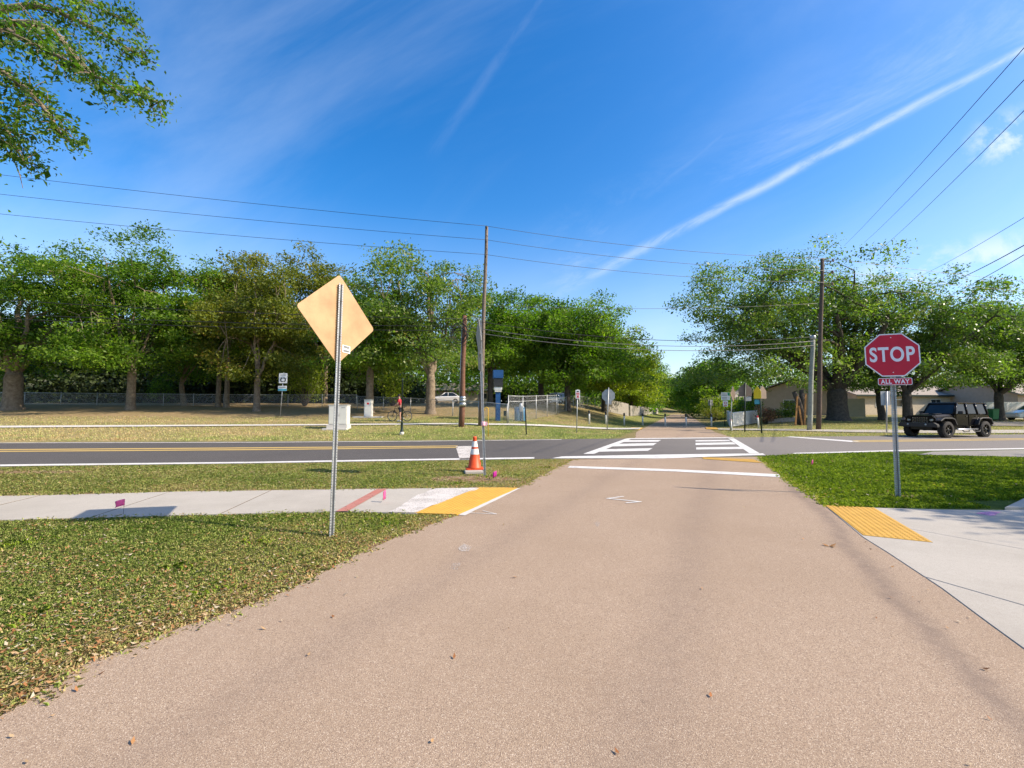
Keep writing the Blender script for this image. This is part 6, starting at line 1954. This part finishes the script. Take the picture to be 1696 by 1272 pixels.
shrub('bright leafy shrub in the shade behind the cyclist', place_d(650, 44), 3.6, 4.2, 'leaf_fresh', 77, 50, 70, 0.16)
shrub('small bright shrub behind the left chain link fence', place_d(266, 46), 2.6, 3.0, 'leaf', 78, 36)
shrub('bright green bush hanging behind the route sign', place_d(505, 43), 4.2, 4.8, 'leaf_fresh', 79, 46, 70, 0.17)

# far woods that read as one mass
def woods(name, pts_fn, n, per, mat, seed, size, sig):
    rng = np.random.default_rng(seed)
    C = np.array([pts_fn(rng) for _ in range(n)])
    V, t = leaf_quads(C, per, sig, size, rng, 0.5, np.clip(0.4 + rng.normal(size=n) * 0.2, 0, 1))
    o = link(name, np_mesh(name, V, 4, mat, t))
    o['kind'] = 'stuff'
    return o
def wl(rng):
    px = rng.uniform(-420, 640)
    D = rng.uniform(50, 64)
    b = place_d(px, D)
    return (b.x, D, b.z + rng.uniform(0.05, 1) * 8.5)
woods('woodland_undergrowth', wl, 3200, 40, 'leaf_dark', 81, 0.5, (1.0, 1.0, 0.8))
def wl2(rng):
    px = rng.uniform(620, 1010)
    D = rng.uniform(80, 120)
    b = place_d(px, D)
    return (b.x, D, b.z + 3.2 + rng.uniform(0.0, 1) * 11)
def wl0(rng):
    px = rng.uniform(-420, 690)
    D = rng.uniform(47, 56)
    b = place_d(px, D)
    return (b.x, D, b.z + rng.uniform(0.0, 1) * 2.6)
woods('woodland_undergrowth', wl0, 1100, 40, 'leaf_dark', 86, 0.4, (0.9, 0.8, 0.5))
woods('woodland_far', wl2, 1000, 36, 'leaf', 82, 0.6, (1.6, 1.6, 1.1))
def wl3(rng):
    px = rng.uniform(1085, 1150)
    D = rng.uniform(225, 260)
    b = place_d(px, D)
    return (b.x, D, rng.uniform(0.0, 1) * 15 + 1.0 + 2.2 * (abs(b.x - axis(D)) < 3))
def wl6(rng):
    px = rng.uniform(640, 1040)
    D = rng.uniform(112, 135)
    b = place_d(px, D)
    return (b.x, D, b.z + rng.uniform(0.0, 1) * 5)
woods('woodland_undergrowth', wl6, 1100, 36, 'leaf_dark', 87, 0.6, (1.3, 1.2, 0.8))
woods('woodland_far', wl3, 520, 40, 'leaf', 83, 0.8, (2.2, 2, 1.3))
def wl4(rng):
    px = rng.uniform(1180, 2300)
    D = rng.uniform(82, 110)
    b = place_d(px, D)
    return (b.x, D, b.z + rng.uniform(0.0, 1) * 8)
woods('woodland_far', wl4, 1200, 34, 'leaf', 84, 0.6, (1.8, 1.6, 1.1))
def wl5(rng):
    D = rng.uniform(60, 200)
    s = -1 if rng.uniform() < 0.5 else 1
    x = axis(D) + s * (rng.uniform(5.5, 10) + (D - 60) * 0.015)
    if s < 0 and D < 85: x -= 5
    return (x, D, H(x, D) + rng.uniform(0.1, 1) * 3.2)
woods('trailside_undergrowth', wl5, 800, 40, 'leaf', 85, 0.4, (0.9, 0.9, 0.6))

# overhanging branch of a near tree, upper left: its trunk stands out of frame
def near_tree():
    base = Vector((-14.5, 7.2, 0))
    t = thing('oak_tree', 'near oak whose leafy boughs hang into the upper left corner', 'tree', base)
    rr = random.Random(5)
    rng = np.random.default_rng(5)
    mb = MB()
    mb.tube([(0, 0, -.3), (0, 0, .3), (0.1, 0, 2.0), (0.3, 0, 3.6)], [.7, .5, .4, .36], 12)
    cents = []
    def pp(px, py, Y): return at_y(px, py, Y) - base
    boughs = [((-140, 60, 7.6), (60, 40, 7.4), (150, 120, 7.2), (262, 170, 7.0)), ((-140, 60, 7.6), (40, 10, 7.9), (140, 40, 7.8), (235, 95, 7.7)),
              ((-160, 100, 7.2), (-20, 110, 6.9), (60, 165, 6.8), (105, 228, 6.7)), ((-160, 100, 7.2), (-40, 40, 6.4), (60, 75, 6.2), (165, 130, 6.1)),
              ((-160, 70, 7.5), (-40, 160, 7.4), (5, 205, 7.4), (38, 268, 7.3)), ((-140, 40, 8.0), (30, -40, 8.2), (120, -10, 8.3), (215, 40, 8.3)),
              ((-140, 40, 8), (-40, -60, 8.6), (60, -90, 8.8), (190, -60, 8.9)), ((-200, 100, 6.8), (-120, 150, 6.4), (-70, 190, 6.2), (-25, 222, 6.2))]
    fork = Vector((0.3, 0, 3.5))
    roots = set()
    for (a, b, c, d) in boughs:
        P_ = [pp(*q) for q in (a, b, c, d)]
        if a not in roots:
            roots.add(a)
            mb.tube(curve_pts(fork, P_[0], Vector((0, 0, .5)), 6, rr), [.26, .22, .18, .15, .12, .1, .08], 8, False)
        # Catmull through the points
        pts = []
        for i in range(3):
            p0, p1, p2, p3 = P_[max(i - 1, 0)], P_[i], P_[i + 1], P_[min(i + 2, 3)]
            for k in range(6):
                s = k / 6
                pts.append(0.5 * ((2 * p1) + (p2 - p0) * s + (2 * p0 - 5 * p1 + 4 * p2 - p3) * s * s + (3 * p1 - p0 - 3 * p2 + p3) * s ** 3))
        pts.append(P_[3])
        n = len(pts)
        mb.tube(pts, [0.065 * (1 - k / n) ** 0.9 + 0.006 for k in range(n)], 6, False)
        for k in range(4, n):
            for j in range(5):
                ln = (0.62 if a[2] < 8.0 or k < n - 4 else .5) * rr.uniform(0.35, 1.1) * (1.0 - 0.45 * k / n)
                v = Vector((rr.gauss(.25, .7), rr.gauss(0, .8), rr.gauss(-.25, .65))).normalized() * ln
                q = pts[k] + v
                if rr.random() < .75: mb.tube(curve_pts(pts[k], q, Vector((0, 0, .06)), 3, rr), [.012, .009, .006, .003], 4, False)
                for s in (0.45, 0.75, 1.0): cents.append([*(pts[k] + v * s)])
    # a bare twig hanging in front of the wires
    mb.tube([pp(0, 235, 7.3), pp(22, 262, 7.3), pp(33, 290, 7.3), pp(38, 312, 7.3)], [.012, .01, .007, .004], 5, False)
    cents = np.array(cents)
    keep = rng.uniform(size=len(cents)) < 0.86
    cents = cents[keep]
    tint = np.clip(0.22 + 0.5 * np.array([mnoise.noise(Vector(c) * 1.1) for c in cents]) + rng.normal(size=len(cents)) * .1, 0, 1)
    V, tt = leaf_quads(cents, 8, (.09, .09, .065), 0.064, rng, .4, tint)
    # rest of the crown, out of the frame
    far = []
    while len(far) < 150:
        v = Vector((rr.gauss(0, 1), rr.gauss(0, 1), rr.gauss(0, 1))).normalized() * rr.uniform(.55, 1)
        p = Vector((v.x * 5.5 - 1.5, v.y * 5.5, 7.2 + v.z * 3.2))
        if (p.x + base.x) / max(0.5, p.y + base.y) * F > -848 - 90 or p.y + base.y < 2.0: continue
        far.append([*p])
    V2, t2 = leaf_quads(np.array(far), 70, (.6, .6, .35), .12, rng, .5)
    for p in far[:60]: mb.tube(curve_pts(fork, p, Vector((0, 0, .6)), 4, rr), [.07, .05, .035, .02, .01], 4, False)
    mb.build('trunk', 'bark', t, normals=False)
    link('crown', np_mesh('crown', np.concatenate([V, V2]), 4, 'leaf', np.concatenate([tt, t2])), t)
near_tree()
# tree out of frame at the right that shades the lawn and the walk
tree('oak_tree', 'oak standing outside the frame at the right that shades the lawn', (22.6, 6.6, 0), oak_mesh(91, 12.5, 10.0, 3.4, .45, 7, 105, 60, 'leaf', 'bark', .2, (0, 0), (0, 0), .9, .6, None, .2))
tree('oak_tree', 'smaller oak outside the frame at the right beside the walk', (17.2, 4.4, 0), oak_mesh(92, 6.5, 8.5, 4.2, .25, 5, 36, 60, 'leaf', 'bark', .18, (0, 0), (0, 0), 1.1, .5, None, .3))

# ------------------------------------------------------------------ turf, litter
def scatter(n, box, test, rng):
    x0, x1, y0, y1 = box
    out = []
    # denser close to the camera
    while len(out) < n:
        m_ = max(2000, n)
        u = rng.uniform(size=m_)
        y = 1.0 / (1 / y0 * (1 - u) + 1 / y1 * u)
        x = rng.uniform(x0, x1, m_)
        for a, b in zip(x, y):
            if test(a, b): out.append((a, b))
            if len(out) >= n: break
    return np.array(out)
def in_left(x, y):
    if x > lerp_y(tl, y) + 0.03: return False
    if x < -y * 1.2 - 0.5: return False
    if y > lerp_pl(near_edge, x) - 0.05: return False
    if lerp_pl(sw_front, x) - 0.04 < y < lerp_pl(sw_back, x) + 0.05: return False
    return True
SH0, SH1 = G(1520, 753.5), G(1696, 757.5)
def in_right(x, y):
    if x < lerp_y(tr, y) - 0.03 or y > lerp_pl(near_edge, x) - 0.05: return False
    if x > SH0.x - 0.1 and y > SH0.y + (SH1.y - SH0.y) * (x - SH0.x) / (SH1.x - SH0.x) - 0.06 + 0.05 * mnoise.noise(Vector((x * 2, y, 0))): return False
    if y < G(1450, 842).y + 0.02 - max(0, x - 6) * 0.04: return False
    if x > G(1664, 845).x - 0.05 and y < G(1690, 829).y + (x - G(1690, 829).x) * 0.05: return False
    return True
def blades(name, pts, hmin, hmax, wd, mat, rng, tint_fn, lean=0.7, z=0.0):
    n = len(pts)
    dens = np.array([tint_fn(a, b) for a, b in pts])
    keep = rng.uniform(size=n) > dens[:, 1] * 0.85
    pts, dens = pts[keep], dens[keep]
    n = len(pts)
    h_ = rng.uniform(hmin, hmax, n)[:, None] * (1 - 0.4 * dens[:, :1])
    a = rng.uniform(0, 2 * np.pi, n)
    d = np.stack([np.cos(a), np.sin(a), np.zeros(n)], 1)
    s = np.stack([-np.sin(a), np.cos(a), np.zeros(n)], 1) * wd * rng.uniform(.6, 1.4, n)[:, None]
    B = np.concatenate([pts, np.full((n, 1), z)], 1)
    for_z = np.array([[0, 0, 1.0]])
    le = rng.uniform(.15, lean, n)[:, None]
    mid = B + d * h_ * le * .35 + for_z * h_ * .6
    tip = B + d * h_ * le * 1.25 + for_z * h_ * (1.0 - .35 * le)
    V = np.stack([B - s, B + s, mid + s * .7, tip, mid - s * .7], 1).reshape(-1, 3)
    t = np.clip(dens[:, 0] + rng.normal(size=n) * .2, 0, 1)
    o = link(name, np_mesh(name, V, 5, mat, t))
    o['kind'] = 'stuff'
    return o
def tl_fn(x, y):
    d, b, l = dry_green(x, y)
    return (0.14 + 0.85 * d, b)
rg = np.random.default_rng(3)
blades('grass', scatter(210000, (-13, 2, 2.0, 14), in_left, rg), .018, .045, .0035, 'grass', rg, tl_fn, 1.5)
blades('lawn', scatter(95000, (4, 21, 7, 18), in_right, rg), .03, .075, .006, 'lawn', rg, tl_fn, 1.0)
# weedy tufts
def tufts(name, centres, mat, rng, rad=.10, n=50, hh=(.03, .08), tint=(.3, .6)):
    pts, tn = [], []
    for x, y in centres:
        k = rng.normal(size=(n, 2)) * rad
        pts += [(x + a, y + b) for a, b in k]
    pts = np.array(pts)
    return blades(name, pts, hh[0], hh[1], .006, mat, rng, lambda a, b: (rng.uniform(*tint), 0), 1.2)
tc_ = [G(*p).xy for p in ((20, 905), (45, 900), (185, 850), (632, 862), (655, 868), (700, 850), (70, 1020), (300, 940), (760, 800), (812, 790), (940, 772), (905, 775), (430, 900), (350, 985))]
tufts('weeds', [(p[0], p[1]) for p in tc_ if in_left(p[0], p[1])], 'lawn', rg)
# ragged turf creeping over the trail's edges
edge_l = [(p.x + rg.normal() * .05 - .02, p.y + rg.normal() * .08) for p in tl_d if p.y > 2.0 and not (lerp_pl(sw_front, p.x) - .1 < p.y < lerp_pl(sw_back, p.x) + .1) for _ in range(3) if rg.uniform() < .6]
tufts('edge_turf', edge_l, 'grass', rg, .045, 26, (.02, .05), (.45, .95))
edge_r = [(p.x + rg.normal() * .05 + .02, p.y + rg.normal() * .08) for p in tr_d if p.y > G(1365, 838).y for _ in range(3) if rg.uniform() < .6]
tufts('edge_turf', edge_r, 'lawn', rg, .05, 26, (.025, .06), (.3, .95))
edge_s = []
for (a_, b_) in list(zip(sw_front[1:-1], sw_front[2:])) + list(zip(sw_back[1:-1], sw_back[2:])):
    n_ = int((b_ - a_).length / .12)
    edge_s += [(a_.lerp(b_, k / n_).x, a_.lerp(b_, k / n_).y + rg.normal() * .035) for k in range(n_) if rg.uniform() < .55]
tufts('edge_turf', edge_s, 'grass', rg, .05, 24, (.025, .06), (.2, .9))
# fallen leaves
def litter(name, pts, size, rng, z=(.008, .035), tints=None):
    n = len(pts)
    a = rng.uniform(0, 2 * np.pi, n)
    L_ = size * rng.uniform(.5, 1.5, n)[:, None]
    W_ = L_ * rng.uniform(.3, .55, n)[:, None]
    d = np.stack([np.cos(a), np.sin(a), rng.normal(size=n) * .35], 1)
    s = np.stack([-np.sin(a), np.cos(a), rng.normal(size=n) * .35], 1)
    C = np.concatenate([pts, rng.uniform(*z, n)[:, None]], 1)
    up = np.array([[0, 0, 1.]])
    V = np.stack([C - d * L_ / 2 + up * L_ * .12, C - s * W_ / 2, C + d * L_ / 2 + up * L_ * .12, C + s * W_ / 2], 1).reshape(-1, 3)
    o = link(name, np_mesh(name, V, 4, 'litter', rng.uniform(0, 1, n) ** 0.8))
    o['kind'] = 'stuff'
def litter_test(x, y):
    if not in_left(x, y): return False
    e = lerp_y(tl, y) - x
    k = .2 + .6 * math.exp(-e / .35) + .5 * math.exp(-abs(y - lerp_pl(sw_back, x) - .12) / .12) + .5 * (mnoise.noise(Vector((x * .8, y * .8, 2))) > .05)
    if y < 4.5: k += .4
    return random.random() < k
litter('fallen_leaves', scatter(7500, (-13, 2, 2.0, 14), litter_test, rg), .028, rg)
litter('fallen_leaves', scatter(900, (4, 21, 7, 18), lambda x, y: in_right(x, y) and random.random() < .15 + math.exp(-(x - lerp_y(tr, y)) / .35), rg), .045, rg)
def on_trail(x, y):
    a_, b_ = lerp_y(tl, y), lerp_y(tr, y)
    if not a_ + .05 < x < b_ - .05: return False
    return random.random() < .02 + math.exp(-(x - a_) / .25) + .5 * math.exp(-(b_ - x) / .25)
litter('trail_leaves', scatter(110, (-4, 9, 1.6, 13.5), on_trail, rg), .028, rg, (.018, .022))
# far verge: coarser dry tufts
def far_pts(n, rng):
    out = []
    while len(out) < n:
        px, py = rng.uniform(-60, 1740), rng.uniform(690, 730)
        p = place(px, py)
        s = p.y - yfar(p.x)
        u = abs(p.x - axis(p.y)) / 1.066
        if s < .3 or u < 2.9 or p.y > 60: continue
        out.append(p)
    return out
fp = far_pts(14000, rg)
n = len(fp)
B = np.repeat(np.array([[*p] for p in fp]), 3, axis=0) + rg.normal(size=(3 * n, 3)) * np.array([.12, .12, 0])
k = len(B)
a = rg.uniform(0, 6.28, k)
s = np.stack([-np.sin(a), np.cos(a), np.zeros(k)], 1) * .018
tip = B + np.stack([np.cos(a) * .05, np.sin(a) * .05, rg.uniform(.04, .09, k)], 1)
V = np.stack([B - s, B + s, tip], 1).reshape(-1, 3)
tt = np.clip(np.repeat([dry_green(p.x, p.y)[0] * 1.05 for p in fp], 3) + rg.normal(size=k) * .13, 0, 1)
o = link('far_grass', np_mesh('far_grass', V, 3, 'grass', tt))
o['kind'] = 'stuff'
